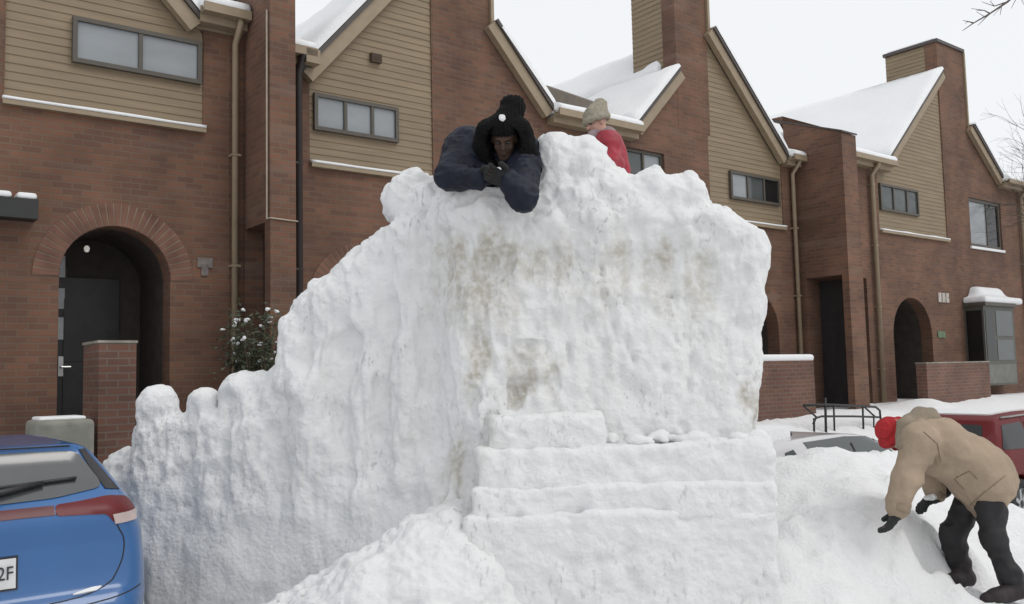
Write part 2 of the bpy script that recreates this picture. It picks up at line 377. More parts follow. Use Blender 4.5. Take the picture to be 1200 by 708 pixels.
# ------------------------------------------------------------------ the ground: one snow sheet
CTRL = []
def cp(px, py, y): p = at(px, py, y); CTRL.append((p.x, p.y, p.z))
for q in [(905, 545, 7.6), (950, 533, 7.9), (1000, 526, 8.0), (1050, 532, 8.2), (1100, 560, 8.3), (1165, 592, 8.5), (1200, 606, 8.8), (1260, 625, 9.2),
          (925, 590, 7.0), (985, 575, 7.0), (1040, 575, 7.2), (935, 650, 6.15), (985, 640, 6.2), (1040, 614, 6.35), (1080, 601, 6.75), (1100, 642, 6.5),
          (920, 708, 5.6), (1000, 700, 5.75), (1075, 700, 5.9), (1132, 684, 6.45), (1175, 703, 6.15), (1230, 705, 6.3), (1150, 640, 7.1), (1195, 640, 7.4)]: cp(*q)
CTRL += [(-4, 3, .35), (-2, 3, .4), (0, 3, .45), (2, 3, .4), (4, 3, .4), (6.5, 4, .4), (6, 6, .45), (-1.2, 5, .5), (0.5, 5, .6), (-3, 5.5, .36), (-2.6, 7.2, .55), (-1.0, 7.4, .6), (0.5, 8.2, .6),
         (2.5, 9.0, .35), (4.0, 9.4, .3), (5.6, 9.8, .25), (7.5, 10.5, .15), (3.2, 10.0, .1), (5.0, 10.6, .05), (-1, 9, .3), (0.8, 9.6, .2), (-5, 5.5, .36), (8, 7.5, .5)]
C_ = np.array(CTRL)
def _tps(r2): return np.where(r2 > 1e-12, r2 * np.log(np.maximum(r2, 1e-12)), 0)
_n = len(C_); _K = _tps(((C_[:, None, :2] - C_[None, :, :2]) ** 2).sum(-1)) + np.eye(_n) * 0.01; _Pm = np.c_[np.ones(_n), C_[:, :2]]
_sol = np.linalg.solve(np.block([[_K, _Pm], [_Pm.T, np.zeros((3, 3))]]), np.r_[C_[:, 2], 0, 0, 0])
def ground_z(x, y):
    x = np.asarray(x, float); y = np.asarray(y, float); sh = x.shape; X = x.ravel(); Y = y.ravel()
    r2 = (X[:, None] - C_[None, :, 0]) ** 2 + (Y[:, None] - C_[None, :, 1]) ** 2
    near = _tps(r2) @ _sol[:_n] + _sol[_n] + _sol[_n + 1] * X + _sol[_n + 2] * Y; near = np.clip(near, 0.0, 1.55)
    s = (X - ORG.x) * N.x + (Y - ORG.y) * N.y; u = (X - ORG.x) * D.x + (Y - ORG.y) * D.y
    far = 0.08 + 1.22 * sstep(-s, -4.3, -0.9) + 0.12 * vnoise(np.c_[X, Y, Y * 0], 0.9, 5) * sstep(-s, -4.3, -2) * (s > 0.3)
    far = far + 0.16 * np.exp(-((s - 1.6) / 0.7) ** 2) * sstep(u, 12, 16) * (0.6 + 0.5 * vnoise(np.c_[u, s, s * 0], 1.3, 8))
    w = sstep(X, -5.5, -4.0) * (1 - sstep(X, 7.0, 8.6)) * (1 - sstep(s, 9.5, 12)) * sstep(s, 4.8, 6.6)
    z = far * (1 - w) + near * w
    # parking bay of the blue car
    cx, cy = -2.75, 4.95; h = Vector((-0.6157, 0.788, 0)); lx = (X - cx) * 0.788 + (Y - cy) * 0.6157; ly = (X - cx) * h.x + (Y - cy) * h.y
    wc = (1 - sstep(np.abs(lx), 1.0, 1.5)) * (1 - sstep(ly, 4.2, 4.8)) * sstep(ly, -1.0, -0.3)
    z = z * (1 - wc) + 0.35 * wc
    return z.reshape(sh)
def axis_vals(a, b, fine, lo, hi, grow):
    v = list(np.arange(a, b, fine)); st = fine; x = b
    while x < hi: v.append(x); st *= grow; x += st
    v.append(hi); st = fine; x = a - fine
    while x > lo: v.insert(0, x); st *= grow; x -= st
    v.insert(0, lo); return np.array(v)
gx = axis_vals(-4.5, 7.5, 0.045, -400, 400, 1.07); gy = axis_vals(4.0, 11.5, 0.045, -150, 700, 1.07)
GX, GY = np.meshgrid(gx, gy, indexing='ij'); GZ = ground_z(GX, GY)
_P = np.stack([GX, GY, GX * 0], -1); _fade = np.exp(-np.maximum(0, np.hypot(GX - 1.5, GY - 7) - 8) ** 2 / 20)
GZ = GZ + _fade * (1 - .75 * (np.hypot(GX + 2.75, GY - 4.95) < 3)) * (0.055 * fbm(_P, 1.6, 2, 3) + 0.030 * fbm(_P, 4.5, 4, 11, 0.6) + 0.05 * np.maximum(0, fbm(_P, 8, 3, 23) - 0.3) - 0.05 * np.maximum(0, fbm(_P, 5, 2, 53) - 0.4))
# trodden patches and hollows in the bank by the bending person
for (px, py, yy, rr, dp) in [(1045, 632, 6.05, .16, .10), (1072, 622, 6.3, .14, .09), (1098, 655, 6.35, .13, .07), (1018, 662, 5.95, .12, .06), (975, 655, 6.05, .13, .06), (1100, 690, 6.0, .16, .07), (1050, 690, 5.9, .14, .06), (1168, 640, 7.0, .13, .06), (1190, 655, 6.8, .14, .06)]:
    p = at(px, py, yy); GZ -= dp * np.exp(-((GX - p.x) ** 2 + (GY - p.y) ** 2) / rr ** 2)
rg_ = random.Random(9)
for _ in range(60):                              # clods thrown about by the shovelling
    p = at(rg_.uniform(925, 1150), rg_.uniform(575, 700), rg_.uniform(6.0, 6.7)); r_ = rg_.uniform(.04, .085); GZ += rg_.uniform(.02, .05) * np.exp(-(((GX - p.x) ** 2 + (GY - p.y) ** 2) / r_ ** 2) ** 2)
for (px, py, yy) in [(1112, 692, 6.3), (1150, 676, 6.5), (1192, 676, 6.5), (1140, 700, 6.15), (1088, 668, 6.3), (1196, 640, 7.2)]:   # boot holes
    p = at(px, py, yy); GZ -= .09 * np.exp(-(((GX - p.x) / .15) ** 2 + ((GY - p.y) / .09) ** 2) ** 2)
nx_, ny_ = GX.shape; gi = np.arange(nx_ * ny_).reshape(nx_, ny_)
GF = np.stack([gi[:-1, :-1], gi[1:, :-1], gi[1:, 1:], gi[:-1, 1:]], -1).reshape(-1, 4)
ground = link('snow_ground', np.stack([GX, GY, GZ], -1).reshape(-1, 3), GF, M_SNOWG, None, True); tag(ground, kind='structure')
def gz1(x, y): return float(ground_z(np.array([x]), np.array([y]))[0])

# ------------------------------------------------------------------ the row of houses
RZ = math.atan2(D.y, D.x)
class House:
    def __init__(s, name, u0, label):
        s.u0 = u0; s.zb = 1.2; s.e = empty(name, rowpt(u0, 0, s.zb), RZ); tag(s.e, label, 'house', 'brick townhouses in the row'); s.off = (u0, 0, s.zb)
    def mb(s): return MB(s.off)
    def wall(s, name, mat, outline, holes=(), y=0.0, depth=0.3, parent=None):
        """front face at y with reveals running back by depth"""
        vs, fs = cdt(outline, holes); m = s.mb(); m.add([(x, y, z) for x, z in vs], [f for f in fs])
        for lp in [outline] + list(holes):
            n = len(lp); m.add([(x, y, z) for x, z in lp] + [(x, y + depth, z) for x, z in lp], [(i, (i + 1) % n, (i + 1) % n + n, i + n) for i in range(n)])
        o = m.build(name, mat, parent or s.e)
        bm = bmesh.new(); bm.from_mesh(o.data); bmesh.ops.remove_doubles(bm, verts=bm.verts, dist=1e-4); bmesh.ops.recalc_face_normals(bm, faces=bm.faces); bm.to_mesh(o.data); bm.free()
        return o
    def siding(s, name, edges, z0, z1, y=0.03, lap=0.105, parent=None):
        """lap boards; edges(z) -> (left, right)"""
        m = s.mb(); z = z0
        while z < z1 - 0.01:
            zt = min(z + lap, z1); a0, b0 = edges(z); a1, b1 = edges(zt)
            if b0 - a0 > 0.02:
                if b1 < a1: a1 = b1 = (a1 + b1) / 2
                m.add([(a0, y - 0.010, z), (b0, y - 0.010, z), (b1, y, zt), (a1, y, zt), (a0, y, z), (b0, y, z)], [(0, 1, 2, 3), (4, 5, 1, 0)])
            z = zt
        return m.build(name, M_SIDING, parent or s.e)
    def siding_side(s, name, u, y0, y1, z0, z1, parent=None, lap=0.105):
        m = s.mb(); z = z0
        while z < z1 - 0.01:
            zt = min(z + lap, z1); m.add([(u - 0.013, y1, z), (u - 0.013, y0, z), (u, y0, zt), (u, y1, zt), (u, y1, z), (u, y0, z)], [(0, 1, 2, 3), (4, 5, 1, 0)]); z = zt
        return m.build(name, M_SIDING, parent or s.e)
    def window(s, u0, u1, z0, z1, splits, glasses, y=0.0, fw=0.055, sill=False):
        m = s.mb(); m.box(u0, u1, y - 0.045, y + 0.06, z1 - fw, z1).box(u0, u1, y - 0.045, y + 0.06, z0, z0 + fw)
        m.box(u0, u0 + fw, y - 0.043, y + 0.06, z0 + fw, z1 - fw).box(u1 - fw, u1, y - 0.043, y + 0.06, z0 + fw, z1 - fw)
        xs = [u0 + fw] + list(splits) + [u1 - fw]
        for q in splits: m.box(q - 0.025, q + 0.025, y - 0.035, y + 0.06, z0 + fw, z1 - fw)
        w = m.build('window', M_FRAME, s.e)
        for i in range(len(xs) - 1):
            a, b = xs[i] + (0.025 if i else 0), xs[i + 1] - (0.025 if i < len(xs) - 2 else 0)
            s.mb().box(a, b, y - 0.005, y + 0.02, z0 + fw, z1 - fw).build('pane', glasses[i], w)
        if sill: s.mb().box(u0 - 0.06, u1 + 0.06, y - 0.12, y + 0.02, z0 - 0.07, z0 - 0.002).build('sill', M_SNOW, w)
        return w
    def slope(s, ua, za, ub, zb, y0, y1, both=True):
        """one snowy roof slope between two points of the gable line, plus its rake board"""
        d = Vector((ub - ua, zb - za)).normalized(); n = Vector((-d.y, d.x)); n = n if n.y > 0 else -n
        P = lambda t, k: (ua + (ub - ua) * t + n.x * k, za + (zb - za) * t + n.y * k)
        s.mb().prism([P(0, 0), P(1, 0), P(1, 0.07), P(0, 0.07)], y0 + 0.06, y1).build('roof', M_DRIP, s.e)
        return P
    def snow_slope(s, ua, za, ub, zb, y0, y1, th=0.13, seed=1):
        """snow on a slope: a soft-edged slab"""
        nu, ny = 14, 26; d = Vector((ub - ua, zb - za)); L = d.length; d = d / L; n = Vector((-d.y, d.x)); n = n if n.y > 0 else -n
        top, bot = [], []
        for i in range(nu + 1):
            for j in range(ny + 1):
                t = i / nu; q = j / ny; yy = y0 + (y1 - y0) * q ** 1.6
                e = min(1, t * L / 0.12, (1 - t) * L / 0.12 + 0.35, (yy - y0) / 0.10 + 0.25)
                k = 0.075 + th * math.sqrt(max(0.05, e)) * (1 + 0.30 * float(vnoise(np.array([t * L, yy, seed]), 1.7, seed)) + 0.22 * float(vnoise(np.array([t * L, yy, seed]), 5.1, seed + 3)))
                top.append((ua + d.x * t * L + n.x * k, yy, za + d.y * t * L + n.y * k)); bot.append((ua + d.x * t * L + n.x * 0.072, yy, za + d.y * t * L + n.y * 0.072))
        vs = top + bot; M = (nu + 1) * (ny + 1); ix = lambda i, j: i * (ny + 1) + j; fs = []
        for i in range(nu):
            for j in range(ny): fs.append((ix(i, j), ix(i + 1, j), ix(i + 1, j + 1), ix(i, j + 1)))
        rim = [ix(i, 0) for i in range(nu + 1)] + [ix(nu, j) for j in range(1, ny + 1)] + [ix(i, ny) for i in range(nu - 1, -1, -1)] + [ix(0, j) for j in range(ny - 1, 0, -1)]
        for a, b in zip(rim, rim[1:] + rim[:1]): fs.append((a, b, b + M, a + M))
        m = s.mb(); m.add(vs, fs); return rebuild_normals(m.build('roof_snow', M_SNOW, s.e, True))
    def rake(s, ua, za, ub, zb, w=0.19):
        d = Vector((ub - ua, zb - za)).normalized(); n = Vector((-d.y, d.x)); n = n if n.y > 0 else -n
        P = lambda q, k: ((ua, ub)[q] + n.x * k, (za, zb)[q] + n.y * k)
        m = s.mb(); m.prism([P(0, -w), P(1, -w), P(1, -0.002), P(0, -0.002)], -0.15, -0.02); o = m.build('rake_board', M_TRIM, s.e)
        m = s.mb(); m.prism([P(0, 0.002), P(1, 0.002), P(1, 0.06), P(0, 0.06)], -0.19, -0.005); m.build('drip_edge', M_DRIP, s.e)
    def gable(s, L, Rg, R, yb=8.0, seed=1, chim=None):
        """left foot, ridge, right foot as (u, z)"""
        for a, b, sd in ((L, Rg, 0), (R, Rg, 1)):
            if a is None: continue
            if chim and chim[0] == sd:          # the chimney front interrupts the upper part of this slope
                t = (chim[1] - a[0]) / (b[0] - a[0]); c = (chim[1], a[1] + (b[1] - a[1]) * t)
                s.slope(*a, *c, -0.19, yb); s.snow_slope(*a, *c, -0.2, yb, 0.13, seed + sd)
                s.slope(*c, *b, 0.36, yb); s.snow_slope(*c, *b, 0.42, yb, 0.13, seed + sd + 40)
            else:
                s.slope(*a, *b, -0.19, yb); s.snow_slope(*a, *b, -0.2, yb, 0.13, seed + sd)
    def gutter(s, u0, u1, z, snow=True):
        m = s.mb(); m.prismx([(-0.36, z), (-0.36, z + 0.12), (-0.33, z + 0.12), (-0.33, z + 0.03), (-0.24, z + 0.03), (-0.24, z + 0.1), (-0.2, z + 0.1), (-0.2, z)], u0, u1); g = m.build('gutter', M_TRIM, s.e)
        s.mb().box(u0, u1, -0.2, -0.005, z - 0.10, z + 0.02).build('soffit', M_TRIM, s.e)
        if snow: 
            n = max(4, int((u1 - u0) / 0.12)); vs = []; fs = []
            prof = [(-0.345, 0.10), (-0.36, 0.17), (-0.30, 0.235), (-0.12, 0.30), (0.35, 0.46), (1.2, 0.8), (1.2, 0.06), (-0.2, 0.06)]
            for i in range(n + 1):
                u = u0 + 0.02 + (u1 - u0 - 0.04) * i / n; k = 1 + 0.22 * float(vnoise(np.array([u * 2.1, 0.0, 0.0]), 1.0, 31))
                vs += [(u, y, z + 0.1 + (q - 0.1) * k if q > 0.1 else z + q) for y, q in prof]
            c = len(prof)
            for i in range(n):
                for j in range(c): fs.append((i * c + j, i * c + (j + 1) % c, (i + 1) * c + (j + 1) % c, (i + 1) * c + j))
            fs += [tuple(range(c)), tuple(n * c + j for j in range(c - 1, -1, -1))]
            mm = s.mb(); mm.add(vs, fs); rebuild_normals(mm.build('eave_snow', M_SNOW, s.e, True))
        return g
    def spout(s, u, zt, zb, mat=None, r=0.045, y=-0.09, ytop=-0.28):
        m = s.mb(); m.tube([(u, ytop, zt), (u, ytop, zt - 0.08), (u, y, zt - 0.30), (u, y, zb)], r, 8); o = m.build('downspout', mat or M_TRIM, s.e, True)
        for z in np.arange(zb + 0.9, zt - 0.5, 1.5): s.mb().box(u - 0.06, u + 0.06, y - 0.052, 0.002, z, z + 0.03).build('bracket', mat or M_TRIM, o)
        return o
    def ledge(s, u0, u1, z):
        s.mb().box(u0, u1, -0.075, 0.03, z - 0.06, z).build('ledge_board', M_TRIM, s.e)
        n = 24; vs = []; fs = []
        for i in range(n + 1):
            u = u0 + (u1 - u0) * i / n; k = 0.045 + 0.014 * float(vnoise(np.array([u * 3, z, 0.0]), 1.0, 9))
            vs += [(u, -0.085, z + 0.001), (u, -0.08, z + k * .75), (u, -0.03, z + k), (u, 0.028, z + k), (u, 0.028, z + 0.001)]
        for i in range(n):
            for j in range(5): fs.append((i * 5 + j, i * 5 + (j + 1) % 5, i * 5 + 5 + (j + 1) % 5, i * 5 + 5 + j))
        fs += [(0, 1, 2, 3, 4), tuple(n * 5 + j for j in (4, 3, 2, 1, 0))]
        m = s.mb(); m.add(vs, fs); rebuild_normals(m.build('ledge_snow', M_SNOW, s.e, True))

def arch_loop(uc, r, zs, zb, n=18):
    return [(uc - r, zb), (uc + r, zb)] + [(uc + r * math.cos(math.pi * i / n), zs + r * math.sin(math.pi * i / n)) for i in range(n + 1)]

def arch_recess(H, uc, r, zs, zb, depth=1.35, ring=True, door=True, lamp=False, ex=(1, 1)):
    """porch behind an arch, its walls coloured dark as shade, with its door"""
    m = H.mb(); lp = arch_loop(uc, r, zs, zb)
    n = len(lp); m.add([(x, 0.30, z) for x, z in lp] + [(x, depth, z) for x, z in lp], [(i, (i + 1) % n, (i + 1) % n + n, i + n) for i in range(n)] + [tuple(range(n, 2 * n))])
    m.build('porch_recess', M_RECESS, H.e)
    if door:
        d = H.mb(); a, b = uc - r * 0.70, uc + r * 0.55; d.box(a, b, depth - 0.06, depth - 0.01, zb + 0.03, zs + 0.12)
        for (p, q) in ((0.15, 0.45), (0.52, 0.92)):
            z0, z1 = zb + (zs - zb) * p, zb + (zs - zb) * q; d.box(a + 0.12, b - 0.12, depth - 0.075, depth - 0.055, z0, z1)
        dr = d.build('door', M_DARK, H.e)
        k = H.mb(); zk = zb + 1.0; k.box(a + 0.06, a + 0.12, depth - 0.085, depth - 0.058, zk - 0.12, zk + 0.14); k.tube([(a + 0.09, depth - 0.08, zk), (a + 0.09, depth - 0.14, zk), (a + 0.2, depth - 0.14, zk)], 0.014, 6)
        k.build('handle', M_METAL, dr)
    if ring:
        g = H.mb(); nb = 31; r0, r1 = r + 0.004, r + 0.29
        for i in range(nb):
            a0 = math.pi * (i + 0.10) / nb; a1 = math.pi * (i + 0.90) / nb
            ps = [(uc + rr * math.cos(a), zs + rr * math.sin(a)) for rr, a in ((r0, a0), (r1, a0), (r1, a1), (r0, a1))]
            g.prism(ps, -0.012, 0.02)
        g.build('arch_ring', M_SOLDIER, H.e)
        g = H.mb(); ps = [(uc + (r0 + .002) * math.cos(math.pi * i / 30), zs + (r0 + .002) * math.sin(math.pi * i / 30)) for i in range(31)] + [(uc + (r1 - .002) * math.cos(math.pi * i / 30), zs + (r1 - .002) * math.sin(math.pi * i / 30)) for i in range(30, -1, -1)]
        vs, fs = cdt(ps); g.add([(x, -0.004, z) for x, z in vs], fs); g.build('arch_mortar', plain('arch_mortar', (0.25, 0.19, 0.145), 0.9), H.e)

ZB = 0.7
# ---- house at the left of the frame (arched entry, sliding window in tan siding)
hz = House('brick_townhouse', 0.0, 'brick townhouse at the left edge with a dark arched entry and two-pane window')
ridgeZ = (-1.2, 9.27); rk0 = (1.05, 6.93)
za_fin = 1.68
hz.wall('wall', M_BRICK, [(-5.6, ZB), (za_fin, ZB), (za_fin, 7.03), (1.13, 7.03), (1.13, 5.535), (-1.2, 5.535), (-1.2, 9.2), (-3.5, 6.9), (-5.6, 6.9)], [arch_loop(0.07, 0.65, 3.49, 1.42)])
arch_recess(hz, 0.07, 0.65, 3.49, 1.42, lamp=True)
hz.mb().box(-5.6, -5.3, 0.0, 8, ZB, 6.9).build('side_wall', M_BRICK, hz.e)
def edZ(z): return -1.2, min(1.13, ridgeZ[0] + (ridgeZ[1] - z) / 1.04 - 0.02)
hz.siding('siding', edZ, 5.58, 9.1)
hz.ledge(-1.22, 1.15, 5.535)
hz.window(-0.48, 1.10, 6.13, 6.71, [0.32], [G_LIGHT, G_LIGHT])
hz.gable((-3.5, 6.9), ridgeZ, rk0, seed=2); hz.rake(*ridgeZ, *rk0); hz.rake(-3.5, 6.9, *ridgeZ)
hz.gutter(1.02, 1.66, 7.03); hz.spout(1.535, 7.05, 1.3)
hz.mb().box(1.02, 1.66, -0.005, 0.3, 6.9, 7.1).build('fascia', M_TRIM, hz.e)
lampo = hz.mb(); lampo.tube([(-0.08, 0.9, 4.0), (-0.08, 0.9, 3.97), (-0.08, 0.9, 3.93), (-0.08, 0.9, 3.915)], [0.02, 0.036, 0.03, 0.012], 12); lam = lampo.build('porch_lamp', plain('lamp_globe', (0.8, 0.8, 0.78), 0.3), hz.e)
mlam = MATS['lamp_globe'].node_tree.nodes['Principled BSDF']; mlam.inputs['Emission Color'].default_value = (1, .95, .85, 1); mlam.inputs['Emission Strength'].default_value = 0.28
# sidelight window beside the door, its reflections painted as pale panes
ua, _ = fu(66, 350, -1.32); ub, _ = fu(77, 350, -1.32)
hz_sl = hz.mb().box(ua, ub, 1.30, 1.345, 1.5, 3.75).build('sidelight', M_FRAME, hz.e)
for k, (ya, yb_) in enumerate([(300, 325), (338, 362), (372, 398)]): hz.mb().box(ua + .01, ub - .02, 1.285, 1.305, fu(70, yb_, -1.3)[1], fu(70, ya, -1.3)[1]).build('pane', plain('sidelight_reflection', (.5, .52, .54), .3), hz_sl)
# grey mark on the wall right of the arch
g = hz.mb(); uo, zo = fu(240, 312); g.box(uo - 0.10, uo + 0.10, -0.02, -0.003, zo - 0.02, zo + 0.11); g.box(uo - 0.05, uo + 0.04, -0.022, -0.003, zo - 0.13, zo - 0.02); g.build('wall_plaque', plain('weathered_zinc', (0.16, 0.14, 0.13), 0.8, var=0.35, scale=14), hz.e)
# planter-like dark box at the left edge with snow lumps
pb = empty('window_box', rowpt(-1.3, 0.12, 4.11), RZ); tag(pb, 'dark wall-mounted box with two caps of snow, left of the arched entry', 'window box')
m = MB((-1.3, -0.12, 4.11)); m.box(-2.2, -0.86, -0.26, -0.004, 4.11, 4.34); m.build('box', plain('box_paint', (0.02, 0.021, 0.02), 0.6), pb)
for a, b in ((-1.50, -1.13), (-1.08, -0.87)):
    f = Field((a - .05, -.34, 4.3), (b + .05, .05, 4.5), .012); f.box(((a + b) / 2, -.135, 4.375), ((b - a) / 2, .125, .04), rnd=.035)
    field_obj('snow_cap', f, M_SNOW, pb, base=(-1.3, -0.12, 4.11))

def fin(H, u0, u1, yf, zf, yb, zb_, o0, o1, zo, zbot):
    """party wall standing out from the fronts: sloping top, doorway through its side"""
    m = H.mb(); m.prismx([(yf, zo), (yf, zf), (yb, zb_), (0.25, zb_ - .02), (0.25, zo)], u0, u1)
    m.box(u0, u1, yf, -o1, zbot, zo - 0.001)
    if o0 > 0.02: m.box(u0, u1, -o0, 0.25, zbot, zo - 0.001)
    m.box(u1 - 0.06, u1 - 0.001, -o1, -o0, zbot, zo - 0.001)
    p = rebuild_normals(m.build('party_wall', M_BRICK, H.e))
    c = H.mb(); c.prismx([(yf - 0.03, zf + 0.002), (yf - 0.03, zf + 0.04), (yb, zb_ + 0.04), (yb, zb_ + 0.002)], u0 - 0.02, u1 + 0.02); c.build('coping', M_DRIP, p)
    d = H.mb(); d.box(u1 - 0.10, u1 - 0.065, -o1 + 0.05, -o0 - 0.03, zbot, zo - 0.05); d.build('door', M_DARK, H.e)
fin(hz, za_fin, 2.03, -0.92, 7.55, 1.6, 8.3, 0.06, 0.74, 4.22, ZB)
c = hz.mb(); c.tube([(1.66, -0.86, 7.0), (1.66, -0.86, 4.26), (1.66, -0.86, 4.24)], 0.012, 6); c.tube([(1.66, -0.86, 4.25), (1.675, -0.935, 4.25), (2.05, -0.935, 4.235)], 0.009, 6); c.build('conduit', plain('pale_conduit', (0.42, 0.36, 0.28), 0.6), hz.e)

# ---- second house
ha = House('brick_townhouse', 5.0, 'brick townhouse behind the person in black, three-pane window and small gable vent')
rA = (4.76, 9.17); lA = (2.5, 6.55); cA = (5.93, 8.07); eA = (7.15, 6.74)
ha.wall('wall', M_BRICK, [(2.03, ZB), (8.2, ZB), (8.2, 6.66), (7.1, 6.66), (5.93, 7.95), (5.93, 9.0), (4.76, 9.0), (4.76, 5.275), (2.66, 5.275), (2.66, 6.6), (2.03, 6.6)], [arch_loop(3.55, 0.65, 3.25, 1.3)], depth=0.3)
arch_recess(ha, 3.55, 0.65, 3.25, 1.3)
def edA(z): return max(2.66, rA[0] - (rA[1] - z) / 1.16 + 0.03), 4.76
ha.siding('siding', edA, 5.32, 9.0)
ha.ledge(2.66, 4.76, 5.275)
ha.window(2.72, 4.12, 5.77, 6.315, [3.22, 3.67], [G_LIGHT, G_LIGHT, G_LIGHT])
ha.gable(lA, rA, eA, seed=5, chim=(1, 5.99)); ha.rake(*lA, *rA); ha.rake(*cA, *eA)
u0, z0 = fu(434, 62); u1, z1 = fu(446, 75)
m = ha.mb(); m.box(u0, u1, -0.04, 0.03, z1, z0)
for k in range(5): m.box(u0 - 0.0, u1, -0.055, -0.04, z1 + (z0 - z1) * k / 5, z1 + (z0 - z1) * (k + 0.45) / 5)
m.build('gable_vent', plain('vent_brown', (0.085, 0.055, 0.035), 0.6), ha.e)
def chimney(H, u0, u1, depth, z0, zt, side_z0, cap=True):
    m = H.mb(); m.box(u0, u1, -0.004, 0.34, z0, zt); c = rebuild_normals(m.build('chimney', M_BRICK, H.e))
    H.mb().box(u0 + 0.03, u1 - 0.03, 0.34, depth, z0, zt - 0.002).build('chimney_core', M_BRICK, c)
    H.siding_side('chimney_siding', u0 + 0.028, 0.012, depth, side_z0, zt - 0.005, c)
    H.mb().box(u0 - 0.005, u0 + 0.06, -0.012, 0.01, side_z0, zt).build('corner_board', M_TRIM, c) if False else None
    H.mb().box(u0 - 0.05, u1 + 0.05, -0.05, depth + 0.04, zt + 0.002, zt + 0.09).build('chimney_cap', M_DRIP, c)
    f = Field((u0 - .1, -.1, zt + .05), (u1 + .1, depth + .1, zt + .3), 0.03)
    f.box(((u0 + u1) / 2, depth / 2, zt + .11), ((u1 - u0) / 2, depth / 2 - .05, .05), rnd=.045); field_obj('chimney_snow', f, M_SNOW, c, base=H.off)
    return c
chimney(ha, 4.78, 5.92, 1.9, 7.0, 10.9, 8.5)
ha.mb().box(5.925, 5.985, -0.06, 1.0, 8.05, 10.9).build('corner_trim', M_TRIM, ha.e)
ha.gutter(7.13, 9.22, 6.63)
zc = 6.62
m = ha.mb(); m.prismx([(-0.02, 6.70), (-0.02, 7.12), (1.45, 7.86), (1.45, 6.7)], 8.26, 8.46); m.build('parapet', plain('parapet_taupe', (0.2, 0.17, 0.14), 0.7), ha.e)
ha.mb().box(2.45, 2.66, -0.36, -0.005, 6.62, 6.82).build('gutter_box', M_TRIM, ha.e)
ha.gutter(2.06, 2.62, 6.72)
ha.spout(2.43, 6.8, 1.3, M_PIPE_D, 0.06, y=-0.12, ytop=-0.3)

# ---- third house (mirrored)
hb = House('brick_townhouse', 11.5, 'brick townhouse with a broad chimney clad in tan siding, behind the red-coated child')
rB = (11.56, 9.2); lB = (9.22, 6.77); eB = (13.95, 6.80)
bcu = 14.40
hb.wall('wall', M_BRICK, [(8.2, ZB), (bcu, ZB), (bcu, 6.78), (13.9, 6.78), (13.9, 5.265), (11.45, 5.265), (11.45, 9.1), (10.55, 8.1), (9.2, 6.66), (8.2, 6.66)],
        [arch_loop(12.75, 0.80, 3.0, 1.3), [(9.10, 4.95), (10.12, 4.95), (10.12, 6.41), (9.10, 6.41)]])
arch_recess(hb, 12.75, 0.80, 3.0, 1.3, ring=False)
hb.window(9.10, 10.12, 4.95, 6.41, [9.6], [G_MID, G_LIGHT], y=0.10, sill=True)
def edB(z): return 11.45, min(13.9, rB[0] + (rB[1] - z) / 1.004 - 0.02)
hb.siding('siding', edB, 5.31, 9.1)
hb.ledge(11.45, 13.92, 5.265)
hb.window(12.09, 13.77, 5.73, 6.32, [12.66, 13.22], [G_LIGHT, G_MID, G_DARK])
hb.gable(lB, rB, eB, seed=9, chim=(0, 10.53)); hb.rake(*lB, 10.52, lB[1] + (10.52 - lB[0]) * (rB[1] - lB[1]) / (rB[0] - lB[0])); hb.rake(*rB, *eB)
sB = -s_on(745, 60, 10.57)[0]
chimney(hb, 10.57, 11.53, max(1.2, sB), 7.0, 10.9, 7.4)
hb.mb().box(11.535, 11.60, -0.06, 1.0, 8.98, 10.9).build('corner_trim', M_TRIM, hb.e)
hb.gutter(13.93, 14.38, 6.74); hb.spout(14.19, 6.78, 1.35)
fin(hb, bcu, 14.95, -1.2, 7.21, 0.72, 7.93, 0.16, 1.04, 4.15, ZB)

# ---- fourth house
hc = House('brick_townhouse', 21.0, 'far right brick townhouse with a tall capped chimney, arched entry and bay window')
rC = (21.27, 10.17); lC = (18.2, 7.32); kC = (22.80, 8.9); eC = (24.5, 7.55)
hc.wall('wall', M_BRICK, [(14.95, ZB), (33, ZB), (33, 7.45), (24.4, 7.45), (22.78, 8.85), (22.78, 10.05), (21.27, 10.05), (21.27, 5.535), (17.85, 5.535), (17.85, 7.2), (14.95, 7.2)],
        [arch_loop(19.17, 0.95, 2.95, 1.2), [(22.6, 5.47), (24.55, 5.47), (24.55, 6.86), (22.6, 6.86)], [(16.72, 1.2), (17.12, 1.2), (17.12, 4.3), (16.72, 4.3)]])
arch_recess(hc, 19.17, 0.95, 2.95, 1.2, ring=False)
hc.mb().box(16.72, 17.12, 0.45, 0.5, 1.1, 4.3).build('gap_shade', M_DARK, hc.e)  # dark sheet painted in for the shade inside the narrow gap
def edC(z): return max(17.85, rC[0] - (rC[1] - z) / 0.928 + 0.03), 21.27
hc.siding('siding', edC, 5.58, 10.0)
hc.ledge(17.85, 21.27, 5.535)
hc.window(17.92, 19.77, 6.04, 6.72, [18.55, 19.2], [G_MID, G_MID, G_MID])
hc.window(22.6, 24.55, 5.47, 6.86, [23.75], [G_LIGHT, G_DARK], y=0.08, fw=0.09, sill=True)
hc.gable(lC, rC, eC, seed=14, chim=(1, 22.84)); hc.rake(*lC, *rC, 0.2); hc.rake(*kC, *eC, 0.2)
sC = -s_on(1051, 75, 21.29)[0]
chimney(hc, 21.29, 22.77, max(1.5, sC), 8.0, 11.05, 9.4)
hc.mb().box(22.775, 22.84, -0.05, 1.2, 8.9, 11.05).build('corner_trim', M_TRIM, hc.e)
hc.gutter(15.0, 18.25, 7.12); hc.spout(17.45, 7.15, 1.2, r=0.06)
hc.gutter(24.45, 33, 7.42); hc.spout(25.75, 7.45, 1.2, r=0.06)
